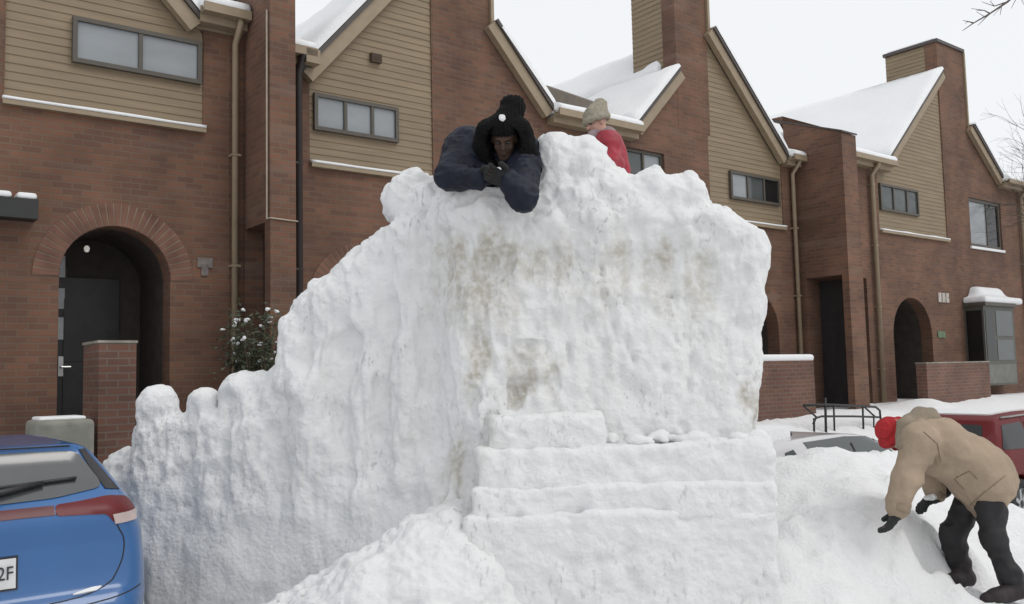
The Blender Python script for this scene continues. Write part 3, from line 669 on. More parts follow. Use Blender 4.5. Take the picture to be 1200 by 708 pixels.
c = hc.mb(); c.tube([(16.05, -0.05, 7.1), (16.05, -0.05, 4.5)], 0.02, 6); c.build('conduit', MATS['pale_conduit'], hc.e)
# low slope between the gables and behind the eaves (snow covered)
for H, a, b, z in ((hz, 1.0, 2.4, 7.2), (ha, 7.0, 9.3, 6.9), (hb, 13.8, 14.5, 7.0), (hc, 14.9, 18.4, 7.35), (hc, 24.3, 33, 7.6)):
    m = H.mb(); m.prismx([(0.05, z - 0.1), (0.05, z + 0.02), (8.0, z + 1.3), (8.0, z - 0.1)], a, b); m.build('valley_roof', M_SNOW, H.e)
# bay window
u0, zt = fu(1152, 358, 0.55); u1, _ = fu(1187, 358, 0.55); _, zb2 = fu(1160, 452, 0.55); zm = fu(1160, 425, .55)[1]
a0, a1 = fu(1129, 358, 0)[0], u1 + 0.45
def bay(m, z0, z1, k=0.0): m.add([(a0 - k, 0, z0), (u0 - k * .5, -0.55 - k, z0), (u1 + k * .5, -0.55 - k, z0), (a1 + k, 0, z0), (a0 - k, 0, z1), (u0 - k * .5, -0.55 - k, z1), (u1 + k * .5, -0.55 - k, z1), (a1 + k, 0, z1)],
                             [(0, 1, 5, 4), (1, 2, 6, 5), (2, 3, 7, 6), (0, 3, 2, 1), (4, 5, 6, 7)]); return m
bw = bay(hc.mb(), zb2, zt).build('bay_window', plain('bay_panel', (0.085, 0.085, 0.072), 0.55, var=0.08), hc.e)
def bayq(p, q, z0, z1, mat, t0=0.1, t1=0.9, off=0.012, name='pane'):
    p, q = Vector((*p, 0)), Vector((*q, 0)); d = q - p; n = Vector((d.y, -d.x, 0)).normalized(); a, b = p + d * t0, p + d * t1
    m = hc.mb(); P = [a + n * off, b + n * off, b - n * .02, a - n * .02]; m.add([(v.x, v.y, z) for z in (z0, z1) for v in P], [(0, 1, 5, 4), (1, 2, 6, 5), (2, 3, 7, 6), (3, 0, 4, 7), (0, 3, 2, 1), (4, 5, 6, 7)]); return rebuild_normals(m.build(name, mat, bw))
bayq((a0, 0), (u0, -.55), zm + .06, zt - .12, G_DARK, .12, .9)
w_ = u1 - u0
bayq((u0, -.55), (u1, -.55), zm + .06, zt - .12, G_DARK, .04, .32); bayq((u0, -.55), (u1, -.55), zm + .42 + .3, zt - .12, G_MID, .38, .92); bayq((u0, -.55), (u1, -.55), zm + .06, zm + .62, G_MID, .38, .92)
bayq((u0, -.55), (u1, -.55), zb2 + .05, zm - .05, plain('bay_lower_panel', (0.15, 0.15, 0.135), .6), .04, .96, name='panel')
bay(hc.mb(), zt, zt + 0.08, 0.08).build('bay_roof', M_FRAME, bw)
f = Field((a0 - .3, -.85, zt), (a1 + .3, .05, zt + .7), .035); f.box(((a0 + a1) / 2, -.22, zt + .17), ((a1 - a0) / 2 + .04, .42, .1), rnd=.08, k=0); f.box(((a0 + a1) / 2, 0.0, zt + .3), ((a1 - a0) / 2 - .35, .3, .27), rnd=.16, k=.3); f.clip((0, 0.0, 0), (0, 1, 0)); f.clip((0, 0, zt + .083), (0, 0, -1))
field_obj('bay_snow', f, M_SNOW, bw, base=hc.off, it=2)
# number sign and green plaque on the far house
u0, z0 = fu(1098, 343); u1, z1 = fu(1112, 355)
m = hc.mb()
for k in range(3):
    a = u0 + (u1 - u0) * k / 3; m.box(a + .02, a + (u1 - u0) / 3 - .03, -0.03, -0.004, z1, z0)
m.build('number_tiles', plain('pale_tile', (0.42, 0.38, 0.35), .6, var=.3, scale=20), hc.e)
u0, z0 = fu(1098, 388); u1, z1 = fu(1107, 396)
hc.mb().box(u0, u1, -0.03, -0.004, z1, z0).build('green_plaque', plain('green_plaque', (0.12, 0.17, 0.10), .6, var=.3, scale=15), hc.e)

# ---- stoop walls, step block, railing, shrub
def stoop(u0, u1, y0, y1, zb_, zt, label, cap, zt2=None, group=None):
    e = empty('stoop_wall', rowpt((u0 + u1) / 2, -(y0 + y1) / 2, zb_), RZ); tag(e, label, 'stoop wall', group)
    off = ((u0 + u1) / 2, (y0 + y1) / 2, zb_); m = MB(off); zt2 = zt2 or zt
    m.prismx([(y0, zb_), (y0, zt), (y1, zt2), (y1, zb_)], u0, u1); m.build('brickwork', M_BRICKD, e)
    if cap:
        f = Field((u0 - .1, y0 - .1, zt - .1), (u1 + .1, y1 + .1, zt + .25), .022); f.box(((u0 + u1) / 2, (y0 + y1) / 2, zt + .05), ((u1 - u0) / 2 + .02, (y1 - y0) / 2 + .02, cap), rnd=cap * .8)
        field_obj('snow_cap', f, M_SNOW, e, base=off)
    else:
        m = MB(off); m.prismx([(y0 - .01, zt + .002), (y0 - .01, zt + .03), (y1 + .01, zt2 + .03), (y1 + .01, zt2 + .002)], u0 - .012, u1 + .012); m.build('coping', plain('coping_stone', (.26, .24, .2), .8, var=.3), e)
    return e
GS = 'low brick stoop walls by the entries'
u0, zt = fu(116, 404, 1.55); u1, zt1 = fu(160, 399, 1.55)
stoop(u0, u1, -1.55, -max(.6, s_on(98, 408, u0)[0]), 0.9, zt1 - .03, 'brick stoop wall standing in front of the left dark arched entry', 0, zt1 - .03, GS)
u0, zt = fu(895, 422, 1.0); u1, _ = fu(938, 420, 1.0)
stoop(u0 - 1.2, u1, -1.3, -1.0, 0.7, zt - .02, 'brick stoop wall with a rounded snow cap beside the snow sculpture', .07, None, GS)
u0, zt = fu(1073, 425, 1.0); u1, _ = fu(1147, 424, 1.0)
stoop(u0, u1, -1.25, -1.0, 0.7, zt - .03, 'brick stoop wall below the bay window of the far townhouse', 0, None, GS)
u0, zt = fu(30, 492, 1.3); u1, _ = fu(97, 488, 1.3)
e = empty('step_block', rowpt((u0 + u1) / 2, 1.5, .8), RZ); tag(e, 'grey concrete step block dusted with snow beside the stoop wall at left', 'step')
off = ((u0 + u1) / 2, -1.5, .8); f = Field((u0 - .1, -1.95, .0), (u1 + .1, -1.15, zt + .1), .02); f.box(((u0 + u1) / 2, -1.55, (zt + .1) / 2), ((u1 - u0) / 2, .3, (zt - .1) / 2), rnd=.05); field_obj('block', f, M_CONC, e, base=off)
f = Field((u0 - .1, -1.95, zt - .1), (u1 + .1, -1.15, zt + .15), .014); f.box(((u0 + u1) / 2, -1.5, zt + .008), ((u1 - u0) / 2 - .05, .2, .022), rnd=.02); field_obj('snow_dusting', f, M_SNOW, e, base=off)
# railing
e = empty('handrail', rowpt(15.5, 2.0, 1.0), RZ); tag(e, 'black metal handrail in the snow before the far entries', 'railing')
def RP(px, py, s=2.0): u, z = fu(px, py, s); return Vector((u - 15.5, -s + 2.0, z - 1.0))
for name, pts, r in (('top_rail', [(942, 475), (967, 474), (1011, 476), (1026, 477), (1031, 481), (1032, 492)], .022), ('lower_rail', [(953, 497), (956, 490), (963, 488), (1000, 488), (1030, 489)], .02),
                     ('brace', [(942, 476), (958, 490)], .018), ('brace', [(1013, 477), (1026, 489)], .018),
                     ('post', [(967, 466), (968, 508)], .024), ('post', [(977, 475), (978, 508)], .018), ('post', [(1011, 476), (1012, 508)], .02), ('post', [(954, 490), (954, 508)], .02), ('post', [(1024, 489), (1024, 508)], .016)):
    MB().tube([RP(*p) for p in pts], r, 8).build(name, M_BLACK, e, True)
# shrub
us, _ = fu(300, 400, 1.1); e = empty('evergreen_shrub', rowpt(us, 1.1, 1.15), RZ); tag(e, 'dark evergreen shrub flecked with snow against the brick wall', 'shrub')
rs = random.Random(4); lm = MB(); st = MB(); clumps = []
for k in range(34):
    a = rs.uniform(0, 2 * math.pi); rad = rs.uniform(.1, .46); tip = Vector((math.cos(a) * rad, math.sin(a) * rad * .75, rs.uniform(.75, 1.72) + .2)); mid = tip * .5 + Vector((0, 0, .1))
    st.tube([(0, 0, 0), mid, tip], [.018, .012, .004], 5)
    for j in range(90):
        t = rs.uniform(.4, 1.05); p = (tip * t if t < 1 else tip) + Vector((rs.gauss(0, .075), rs.gauss(0, .075), rs.gauss(0, .075)))
        d = Vector((rs.gauss(0, 1), rs.gauss(0, 1), rs.gauss(.3, .8))).normalized(); w = d.orthogonal().normalized(); L = rs.uniform(.03, .06)
        lm.add([p - w * L * .32, p + d * L, p + w * L * .32, p - d * L * .5], [(0, 1, 2, 3)])
    if k % 2 == 0 or tip.z > 1.2: clumps.append(tip + Vector((rs.gauss(0, .04), rs.gauss(0, .04), .03)))
st.build('stem', plain('shrub_bark', (.06, .045, .03), .9), e); lm.build('foliage', plain('shrub_leaf', (.045, .058, .03), .55, var=.4, scale=20), e)
for c in clumps:
    f = Field(c - Vector((.12, .12, .1)), c + Vector((.12, .12, .1)), .011)
    for j in range(3): f.ell(c + Vector((rs.gauss(0, .012), rs.gauss(0, .012), rs.gauss(0, .006))), (rs.uniform(.010, .030), rs.uniform(.010, .030), rs.uniform(.010, .018)), k=.015)
    field_obj('snow_fleck', f, M_SNOW, e, 1, lambda V: .010 * fbm(V, 22, 2, 5))

# ------------------------------------------------------------------ bare trees at the right
M_BARK = plain('bark', (.10, .082, .07), .9, var=.3, scale=12, stretch=(3, 3, .6))
def grow(mb, p, d, L, r, depth, rg, spread=.5, grav=0.0):
    pts = [p]; q = p.copy(); dd = d.copy(); n = 4
    for i in range(n):
        dd = (dd + Vector((rg.gauss(0, .12), rg.gauss(0, .12), rg.gauss(0, .12) - grav))).normalized(); q = q + dd * (L / n); pts.append(q.copy())
    mb.tube(pts, [r * (1 - .5 * i / n) for i in range(n + 1)], 6 if r > .02 else 4)
    if depth == 0: return
    for k in range(rg.choice((2, 3, 3))):
        i = rg.randint(2, n) if k else n; ax = Vector((rg.gauss(0, 1), rg.gauss(0, 1), rg.gauss(0, .7))).normalized()
        nd = (dd + ax * spread * rg.uniform(.6, 1.3)).normalized(); grow(mb, pts[i], nd, L * rg.uniform(.58, .8), r * .55, depth - 1, rg, spread, grav)
def bare_tree(base, label, build):
    e = empty('bare_tree', base); tag(e, label, 'tree', 'leafless street trees'); build(e); return e
tb = Vector((15.9, 24.0, 1.2))
def b1(e):
    rg = random.Random(21); t = MB(); t.tube([(0, 0, -.2), (.05, 0, 1.5), (-.05, .05, 3.2), (0, 0, 4.6)], [.2, .16, .13, .1], 10); t.build('trunk', M_BARK, e, True)
    c = MB()
    for k in range(9):
        a = k / 9 * 2 * math.pi + rg.uniform(-.3, .3); z = rg.uniform(2.6, 4.6)
        grow(c, Vector((0, 0, z)), Vector((math.cos(a), math.sin(a), .75)).normalized(), 1.7, .034, 4, rg, .55)
    for k, (dx, dz) in enumerate(((-1, .75), (-1, 1.0), (-.9, 1.25))):
        grow(c, Vector((0, 0, 4.0 + .3 * k)), Vector((dx, rg.uniform(-.3, .3), dz)).normalized(), 1.7, .034, 4, rg, .55)
    c.build('crown', M_BARK, e)
bare_tree(tb, 'leafless tree rising over the far right roof with fine twigs', b1)
tb2 = Vector((7.6, 9.3, .1))
def b2(e):
    rg = random.Random(5); t = MB(); t.tube([(0, 0, -.2), (.05, 0, 2), (-.1, 0, 4.5), (-.1, .1, 7)], [.2, .17, .13, .07], 10); t.build('trunk', M_BARK, e, True)
    c = MB()
    def P(px, py, y): return at(px, py, y) - tb2
    limb = [Vector((-.1, 0, 5.0)), P(1260, -70, 9.2), P(1205, -22, 9.1), P(1181, 2, 9.0), P(1160, 16, 9.0), P(1141, 27, 9.0), P(1128, 36, 9.0)]
    c.tube(limb, [.05, .03, .018, .011, .008, .006, .003], 6)
    for a, b in ((2, (1150, -12)), (3, (1150, 2)), (4, (1138, 10)), (3, (1172, 18)), (4, (1146, 30)), (5, (1128, 24)), (2, (1185, 10))):
        e_ = P(*b, 9.05); m_ = (limb[a] + e_) / 2 + Vector((rg.gauss(0, .03), 0, rg.gauss(.02, .03))); c.tube([limb[a], m_, e_], [.008, .005, .002], 5)
        c.tube([m_, m_ + (e_ - m_) * .8 + Vector((rg.gauss(0, .06), 0, rg.gauss(0, .06)))], [.004, .002], 4)
    for k in range(6):
        a = rg.uniform(-1.2, 1.2); grow(c, Vector((-.1, 0, rg.uniform(4.5, 7))), Vector((math.cos(a), math.sin(a), .8)).normalized(), 1.4, .04, 3, rg, .5)
    c.build('crown', M_BARK, e)
bare_tree(tb2, 'near leafless tree whose thin limb droops into the top right sky', b2)

# ------------------------------------------------------------------ the snow sculpture
XC = at(548, 400, 5.75).x
def y_front(x, z):
    t = sstep(XC - x, -0.05, 0.30)
    tower = 5.64 + 0.07 * (z - 1.0)
    wing = 5.80 + 0.26 * np.maximum(XC - x, 0) + 0.10 * (z - 1.0)
    return tower * (1 - t) + wing * t
def on_front(px, py, off=0.0):
    y = 5.8
    for _ in range(6): p = at(px, py, y); y = float(y_front(np.array(p.x), np.array(p.z))) + off
    return at(px, py, y)
OUT = [(172, 760), (170, 708), (164, 650), (156, 600), (150, 560), (153, 525), (157, 500), (168, 486), (205, 484), (250, 480), (296, 470), (314, 446), (324, 412), (334, 376), (350, 348), (376, 328), (400, 303), (428, 284), (452, 272), (464, 263), (460, 252), (453, 244), (450, 232), (454, 222), (464, 216), (474, 206), (494, 203), (508, 206), (520, 216),
       (560, 220), (600, 222), (622, 220), (630, 195), (630, 168), (640, 160), (654, 157), (668, 162), (692, 165), (703, 174), (714, 186), (722, 197), (736, 205), (748, 208), (757, 200), (770, 198), (781, 206), (790, 205), (799, 209), (806, 206), (815, 209), (818, 222), (830, 236), (842, 244), (856, 246), (872, 256),
       (880, 262), (895, 272), (900, 286), (901, 308), (896, 345), (893, 385), (890, 420), (889, 450), (887, 480), (885, 520), (885, 760)]
_pp = [on_front(*q, .12) for q in OUT]
PX, PZ = np.array([p.x for p in _pp]), np.array([p.z for p in _pp])
def poly_sdf(X, Z, px, pz):
    d2 = np.full(X.shape, 1e9); ins = np.zeros(X.shape, bool); n = len(px)
    for i in range(n):
        j = (i + 1) % n; ax, az, bx, bz = px[i], pz[i], px[j], pz[j]; ex, ez = bx - ax, bz - az
        t = np.clip(((X - ax) * ex + (Z - az) * ez) / max(ex * ex + ez * ez, 1e-12), 0, 1)
        d2 = np.minimum(d2, (X - ax - t * ex) ** 2 + (Z - az - t * ez) ** 2)
        c = ((az <= Z) & (bz > Z)) | ((bz <= Z) & (az > Z))
        ins ^= c & (X < ax + (Z - az) / (ez if abs(ez) > 1e-12 else 1e-12) * ex)
    return np.where(ins, -1, 1) * np.sqrt(d2)
fs_ = Field((-3.1, 4.85, 0.3), (1.95, 7.95, 3.98), 0.0155)
X2, Z2 = np.meshgrid(fs_.ax[0], fs_.ax[2], indexing='ij')
P2 = poly_sdf(X2, Z2, PX, PZ)
YF = y_front(X2, Z2)
ZPL = at(575, 219, 5.9).z
YB = np.where(X2 < XC - .35, YF + 1.0, 7.75) + 0.0 * X2
YB = np.minimum(YB, np.where(X2 < -0.55, 6.9 + .9 * (X2 + 3) / 2.45 * 0.6, 7.75))
Yg = fs_.ax[1][None, :, None]
def smax(a, b, k):
    h = np.maximum(k - np.abs(a - b), 0) / k; return np.maximum(a, b) + h * h * k * .25
d = smax(np.broadcast_to(P2[:, None, :], fs_.n), YF[:, None, :] - Yg, 0.14)
d = smax(d, Yg - YB[:, None, :], 0.25)
# hollow behind the front parapet where the child kneels
car_ = smax(smax((0.24 - X2)[:, None, :] + 0 * Yg, (YF[:, None, :] + .5) - Yg, .15), (3.36 - Z2)[:, None, :] + 0 * Yg, .15)
d = smax(d, -car_, .12)
fs_.F = d.astype(np.float32)
def lump(px, py, r, off=0.04, sq=(1, .75, .9), k=.05): r *= .72; p = on_front(px, py, off); fs_.ell(p, (r * sq[0], r * sq[1], r * sq[2]), k=k)
for q in [(478, 226, .15), (500, 235, .16), (540, 248, .17), (575, 252, .16), (655, 182, .15), (690, 192, .13), (672, 230, .18), (720, 222, .14), (762, 222, .14), (806, 226, .10), (840, 262, .12), (870, 278, .13), (745, 245, .14), (800, 258, .14), (880, 300, .12),
          (640, 262, .15), (700, 262, .13)]: lump(*q)
# three knobs along the top of the low wing, running down as columns
for (px, py, r) in [(189, 477, .150), (238, 473, .120), (284, 462, .165), (307, 448, .075)]:
    p = on_front(px, py, .14); q = on_front(px - 2, py + 95, .12); fs_.ell(p, (r, r, r * 1.05), k=.03); fs_.cone(p, q, r * .95, r * .6, k=.05)
for (px, py, pq) in [(345, 380, 520), (385, 350, 560), (430, 320, 600), (475, 310, 560), (365, 460, 600), (300, 500, 600)]:
    a = on_front(px, py, .05); b = on_front(px - 8, pq, .06); fs_.cone(a, b, .10, .06, k=.12)
for (px, py, pq) in [(213, 480, 590), (262, 470, 580), (330, 470, 590), (408, 400, 560), (455, 360, 540), (505, 330, 520)]:
    a = on_front(px, py, -.03); b = on_front(px - 6, pq, -.05); fs_.cone(a, b, .055, .045, k=.10, op='sub')
# bank running behind the blue car
p = at(150, 560, 6.9); q = at(122, 562, 7.0); fs_.cone(p, q, .26, .17, k=.15); fs_.cone(q, at(106, 551, 7.0), .12, .045, k=.12)
fs_.cone(at(165, 640, 6.75), at(150, 585, 6.85), .3, .22, k=.15)
# worn groove where the wing meets the tower, hollows under the cap
for a, b, r in (((572, 310), (556, 400), .07), ((556, 400), (550, 470), .07), ((548, 520), (536, 600), .06), ((536, 600), (518, 650), .07)):
    fs_.cone(on_front(*a, -.03), on_front(*b, -.03), r, r, k=.09, op='sub')
for (px, py, rx, rz, dp) in [(560, 305, .20, .13, .08), (660, 312, .22, .12, .07), (775, 312, .30, .13, .08), (840, 335, .16, .16, .05)]:
    fs_.ell(on_front(px, py, -.02), (rx, dp, rz), k=.08, op='sub')
# carved notch
for (x0, x1, y0, y1) in [(600, 652, 447, 457), (600, 613, 455, 478), (642, 653, 430, 449), (608, 640, 402, 408), (640, 648, 456, 478)]:
    a, b = on_front(x0, y0), on_front(x1, y1); fs_.box(((a.x + b.x) / 2, a.y, (a.z + b.z) / 2), (abs(b.x - a.x) / 2, .028, abs(a.z - b.z) / 2), rnd=.012, k=.04, op='sub')
# loose snow heaped against the foot of the wing
for (px, py, yy, r, sq) in [(505, 702, 5.56, .34, (.9, .8, .95)), (450, 722, 5.52, .34, (1, .9, .9)), (385, 752, 5.5, .36, (1, .9, .85)), (320, 772, 5.5, .34, (1.1, .9, .7)), (526, 630, 5.62, .14, (.8, .8, 1.2)), (500, 652, 5.6, .13, (.9, .8, .9)), (540, 705, 5.50, .26, (1, .6, 1.0)), (530, 750, 5.42, .33, (1.2, .7, 1)), (420, 706, 5.55, .18, (1.2, .8, .8))]:
    fs_.ell(at(px, py, yy), (r * sq[0], r * sq[1], r * sq[2]), k=.34)
ZCAP = on_front(600, 285).z; XT0 = on_front(455, 280).x
def sc_disp(V):
    x, y, z = V.T; yf = y_front(x, z); fr = np.clip(1 - (y - yf) / .4, 0, 1)
    cap = sstep(z, ZCAP - .10, ZCAP + .16) * (x > XT0 - .2)
    heap = sstep(yf - y, .05, .16) * sstep(-z, -1.75, -1.45)
    wing = sstep(XC - x, 0, .3) * (1 - heap); low = sstep(z, 1.05, 1.55); knob = wing * sstep(z, 1.95, 2.1) * sstep(-x, 1.75, 1.95)
    vis = (y < yf + 1.2); k = np.zeros(len(V)); B = 0.026 * fbm(V, 3.1, 2, 1) - .012
    v = V[vis]; c, h, w, l, q = cap[vis], heap[vis], wing[vis], low[vis], knob[vis]
    cv, ce = cells(v + .03 * np.stack([fbm(v, 7, 2, 51), fbm(v, 7, 2, 52), fbm(v, 7, 2, 53)], 1), 6.5, 3)
    sm = 1 - w * (1 - l) * .7
    d = sm * (.008 * fbm(v, 14, 2, 7) + .0025 * (1 - 2.4 * np.abs(vnoise(v, 27, 8))) + .002 * vnoise(v, 48, 9))
    d += c * (.045 * (cv - .5) * np.clip(ce * 5, 0, 1) + .020 * fbm(v, 7, 2, 4) + .008 * (1 - 2.5 * np.abs(vnoise(v, 14, 6))) + .02 * fr[vis])
    d += w * (1 - .85 * q) * (.25 + .75 * l) * (.030 * fbm(v, (7, 7, 2.4), 3, 13) + .018 * fbm(v, (15, 15, 7), 2, 23) - .045 * np.maximum(0, fbm(v, (12, 12, 5), 2, 33) - .3) + .014 * (cv - .5) * np.clip(ce * 4, 0, 1))
    d += (1 - w) * (1 - c) * (1 - h) * (.016 * fbm(v, (8, 8, 3.5), 3, 19) + .012 * fbm(v, (19, 19, 8), 2, 29) - .050 * np.maximum(0, fbm(v, (13, 13, 7), 2, 43) - .35) + .016 * (cv - .5) * np.clip(ce * 4, 0, 1))
    d += h * (.03 * fbm(v, 5, 2, 15) + .035 * (cv - .5) * np.clip(ce * 5, 0, 1) + .012 * fbm(v, 18, 2, 16))
    k[vis] = d; return k + B
STAIN = []
for (px, py, rx, ry, a) in [(562, 302, 46, 30, 1.15), (560, 345, 34, 40, 1.0), (553, 415, 17, 46, 1.2), (603, 322, 34, 20, .7), (650, 300, 44, 34, .85), (720, 300, 60, 34, .65), (785, 305, 60, 30, .85), (815, 340, 38, 40, .55), (720, 340, 70, 26, .55), (622, 430, 26, 34, .55), (625, 464, 32, 18, 1.1),
                            (542, 560, 16, 46, .9), (522, 615, 20, 36, .9), (885, 472, 9, 30, 1.1), (525, 325, 12, 30, .6), (690, 345, 60, 40, .35), (645, 450, 16, 24, .8), (770, 350, 60, 30, .4), (560, 320, 60, 60, .35), (475, 460, 50, 90, .22), (400, 430, 80, 70, .14), (330, 520, 110, 60, .16), (700, 430, 150, 60, .16), (840, 430, 40, 70, .18)]:
    p = on_front(px, py); STAIN.append((p.x, p.z, rx / FOC * 5.7, ry / FOC * 5.7, a))
def sc_dirt(V):
    x, y, z = V.T; dd = np.zeros(len(V))
    Wv = V + .11 * np.stack([fbm(V, 3.5, 3, 61), 0 * x, fbm(V, 3.5, 3, 62)], 1)
    for cx, cz, rx, rz, a in STAIN: dd = np.maximum(dd, a * np.exp(-(((Wv[:, 0] - cx) / rx) ** 2 + ((Wv[:, 2] - cz) / rz) ** 2) * .9))
    st = .95 + .85 * fbm(V, (11, 11, 3.0), 4, 71, .65)
    yf = y_front(x, z); front = np.clip(1.3 - (y - yf) / .25, 0, 1) * (1 - sstep(yf - y, .05, .14))
    return np.clip(dd * np.clip(st, .05, 1.3), 0, 1) * front * .95
sculp = field_obj('snow_sculpture', fs_, M_PACK, None, 1, sc_disp, None, sc_dirt)
tag(sculp, 'towering carved snow sculpture with stained face, knobbed low wing and block steps in the middle', 'snow sculpture')
# packed block courses at the foot of the tower
rs = random.Random(12)
COURSES = [(574, 712, 487, 530, 5.51), (558, 909, 522, 572, 5.455), (552, 913, 568, 606, 5.425), (543, 918, 604, 720, 5.405)]
for ci, (x0, x1, y0, y1, yy) in enumerate(COURSES):
    a = at(x0, y0, yy); b = at(x1, y1, yy); zt, zb_ = a.z, b.z - (.25 if ci == 3 else .02)
    f = Field((a.x - .12, yy - .15, zb_ - .1), (b.x + .12, 6.0, zt + .12), .017)
    xs = [a.x]; 
    while xs[-1] < b.x - .75: xs.append(xs[-1] + rs.uniform(.5, .95))
    xs.append(b.x)
    for i in range(len(xs) - 1):
        jz = rs.uniform(-.022, .012); jy = rs.uniform(0, .02); f.box(((xs[i] + xs[i + 1]) / 2, yy + jy + .27, (zt + jz + zb_) / 2), ((xs[i + 1] - xs[i]) / 2 + .008, .27, (zt + jz - zb_) / 2), rnd=.04, k=.04)
    def cdisp(V): return .004 * vnoise(V, 40, 3) + .018 * fbm(V, 4.5, 2, 3 + ci) + .013 * fbm(V, 12, 3, 17) - .03 * np.maximum(0, fbm(V, (9, 9, 12), 2, 29 + ci) - .45)
    def cdirt(V):
        dd = np.exp(-((V[:, 0] - a.x) / .07) ** 2) * .5 * np.clip(.5 + fbm(V, 7, 2, 5), 0, 1)
        return np.clip(dd, 0, 1)
    field_obj('block_course', f, M_PACK, sculp, 1, cdisp, None, cdirt)
# loose rubble of snow on the upper ledge
f = Field((at(560, 520, 5.5).x, 5.3, 1.6), (1.8, 5.9, 2.15), .014); zr = at(700, 521, 5.5).z
for k in range(34):
    x = rs.uniform(at(712, 520, 5.5).x, at(890, 520, 5.5).x); r = rs.choice((.012, .018, .025, .04, .055)); f.ell((x, rs.uniform(5.53, 5.68), zr + r * .1 + rs.uniform(0, .03) * (.4 + .6 * math.sin(x * 9) ** 2)), (r * 1.3, r, r * .8), k=.012)
f.clip((0, 0, zr - .03), (0, 0, -1))
field_obj('ledge_rubble', f, M_PACK, sculp, 1, lambda V: .008 * fbm(V, 16, 2, 4))
# ------------------------------------------------------------------ people
def unit(v): v = np.array(v, float); return v / np.linalg.norm(v)
def frame(fw, up):
    fw = unit(fw); r = unit(np.cross(fw, np.array(up, float))); u = np.cross(r, fw); return np.stack([r, fw, u], 1)   # columns right, forward, up
def head_prims(f, c, M, s=1.0):
    r, w, u = M[:, 0] * s, M[:, 1] * s, M[:, 2] * s; c = np.array(c, float)
    f.ell(c + u * .032 - w * .012, np.array([.076, .096, .092]) * s, M, .02); f.ell(c + w * .018 - u * .045, np.array([.060, .072, .082]) * s, M, .03 * s)
    f.ell(c + w * .058 - u * .104, np.array([.034, .026, .024]) * s, M, .03 * s)
    for q in (-1, 1):
        f.ell(c + w * .062 - u * .028 + r * q * .034, np.array([.026, .022, .024]) * s, M, .02 * s)
        f.cone(c + w * .086 + u * .030 + r * q * .012, c + w * .074 + u * .032 + r * q * .044, .011 * s, .009 * s, .012 * s)
        f.ell(c + w * .094 + u * .008 + r * q * .032, np.array([.017, .014, .011]) * s, M, .012 * s, 'sub')
        f.ell(c + r * q * .077 - w * .008 - u * .004, np.array([.011, .022, .031]) * s, M, .008 * s)
    f.cone(c + w * .086 + u * .014, c + w * .108 - u * .028, .009 * s, .014 * s, .012 * s)
    f.ell(c + w * .096 - u * .062, np.array([.021, .010, .006]) * s, M, .004); f.ell(c + w * .093 - u * .074, np.array([.019, .010, .007]) * s, M, .004)
def eyes(par, c, M, s, base):
    for q in (-1, 1):
        p = np.array(c) + (M[:, 1] * .083 + M[:, 2] * .008 + M[:, 0] * q * .032) * s - base
        f = Field(p - .02, p + .02, .003); f.ell(p, np.array([.013, .012, .010]) * s, M, 0); field_obj('eye', f, plain('eye_dark', (.02, .017, .015), .2), par)
def hand_prims(f, wr, d, n, side, curl=.35, s=1.0, fat=0.0, k=.006):
    d = unit(d); n = unit(np.array(n) - d * np.dot(n, d)); w = np.cross(d, n) * side; wr = np.array(wr, float); M = np.stack([w, d, n], 1)
    f.box(wr + d * .048 * s, (.040 * s + fat * .6, .046 * s, .014 * s + fat), M, .012 * s + fat * .6, .012); f.cone(wr - d * .02, wr + d * .03 * s, .028 * s + fat, .030 * s + fat, .015)
    for off, L in ((.031, .072), (.0105, .082), (-.0105, .077), (-.030, .060)):
        p = wr + d * .088 * s + w * off * s; a = curl * .5; pr = (.0088 + fat) * s
        sp = w * off * 2.2
        for j, q in enumerate((.45, .32, .26)):
            dd = unit(d * math.cos(a) + n * math.sin(a) + sp); e = p + dd * L * q * s; f.cone(p, e, pr, pr * .94, k); p = e; a += curl; pr *= .95
    p = wr + d * .028 * s + w * .036 * s; e = p + unit(d * .65 + w * .75 + n * .25) * .042 * s; f.cone(p, e, (.0125 + fat) * s, (.0105 + fat) * s, .01); f.cone(e, e + unit(d * .9 + w * .2 + n * .45) * .033 * s, (.0105 + fat) * s, (.009 + fat) * s, k)
def body(name, J, M, skin, base, h=.0075, s=1.0, hands=None):
    pts = np.array([np.array(v, float) for v in J.values()]); f = Field(pts.min(0) - .26, pts.max(0) + .26, h); g = lambda q: np.array(J[q], float)
    f.ell(g('chest'), np.array([.15, .11, .15]) * s, None, .05); f.cone(g('chest'), g('pelvis'), .115 * s, .12 * s, .08 * s); f.cone(g('chest'), g('neck'), .10 * s, .06 * s, .06 * s)
    for q in 'LR':
        f.cone(g('neck'), g('sh' + q), .055 * s, .055 * s, .05 * s); f.cone(g('chest'), g('sh' + q), .09 * s, .06 * s, .05 * s)
        f.cone(g('sh' + q), g('el' + q), .052 * s, .040 * s, .03 * s); f.cone(g('el' + q), g('wr' + q), .040 * s, .027 * s, .015)
        f.cone(g('pelvis'), g('hip' + q), .11 * s, .09 * s, .06 * s); f.cone(g('hip' + q), g('kn' + q), .082 * s, .055 * s, .04 * s); f.cone(g('kn' + q), g('an' + q), .053 * s, .036 * s, .02); f.cone(g('an' + q), g('toe' + q), .036 * s, .028 * s, .02)
    f.cone(g('neck'), g('head') - M[:, 2] * .05 * s - M[:, 1] * .02 * s, .06 * s, .056 * s, .03); head_prims(f, g('head'), M, s)
    if hands:
        for q, (d, n, side, cu) in hands.items(): hand_prims(f, J['wr' + q], d, n, side, cu, s * .95, -.001, .004)
    o = field_obj(name, f, skin, None, 1, None, base); o.location = base; return o
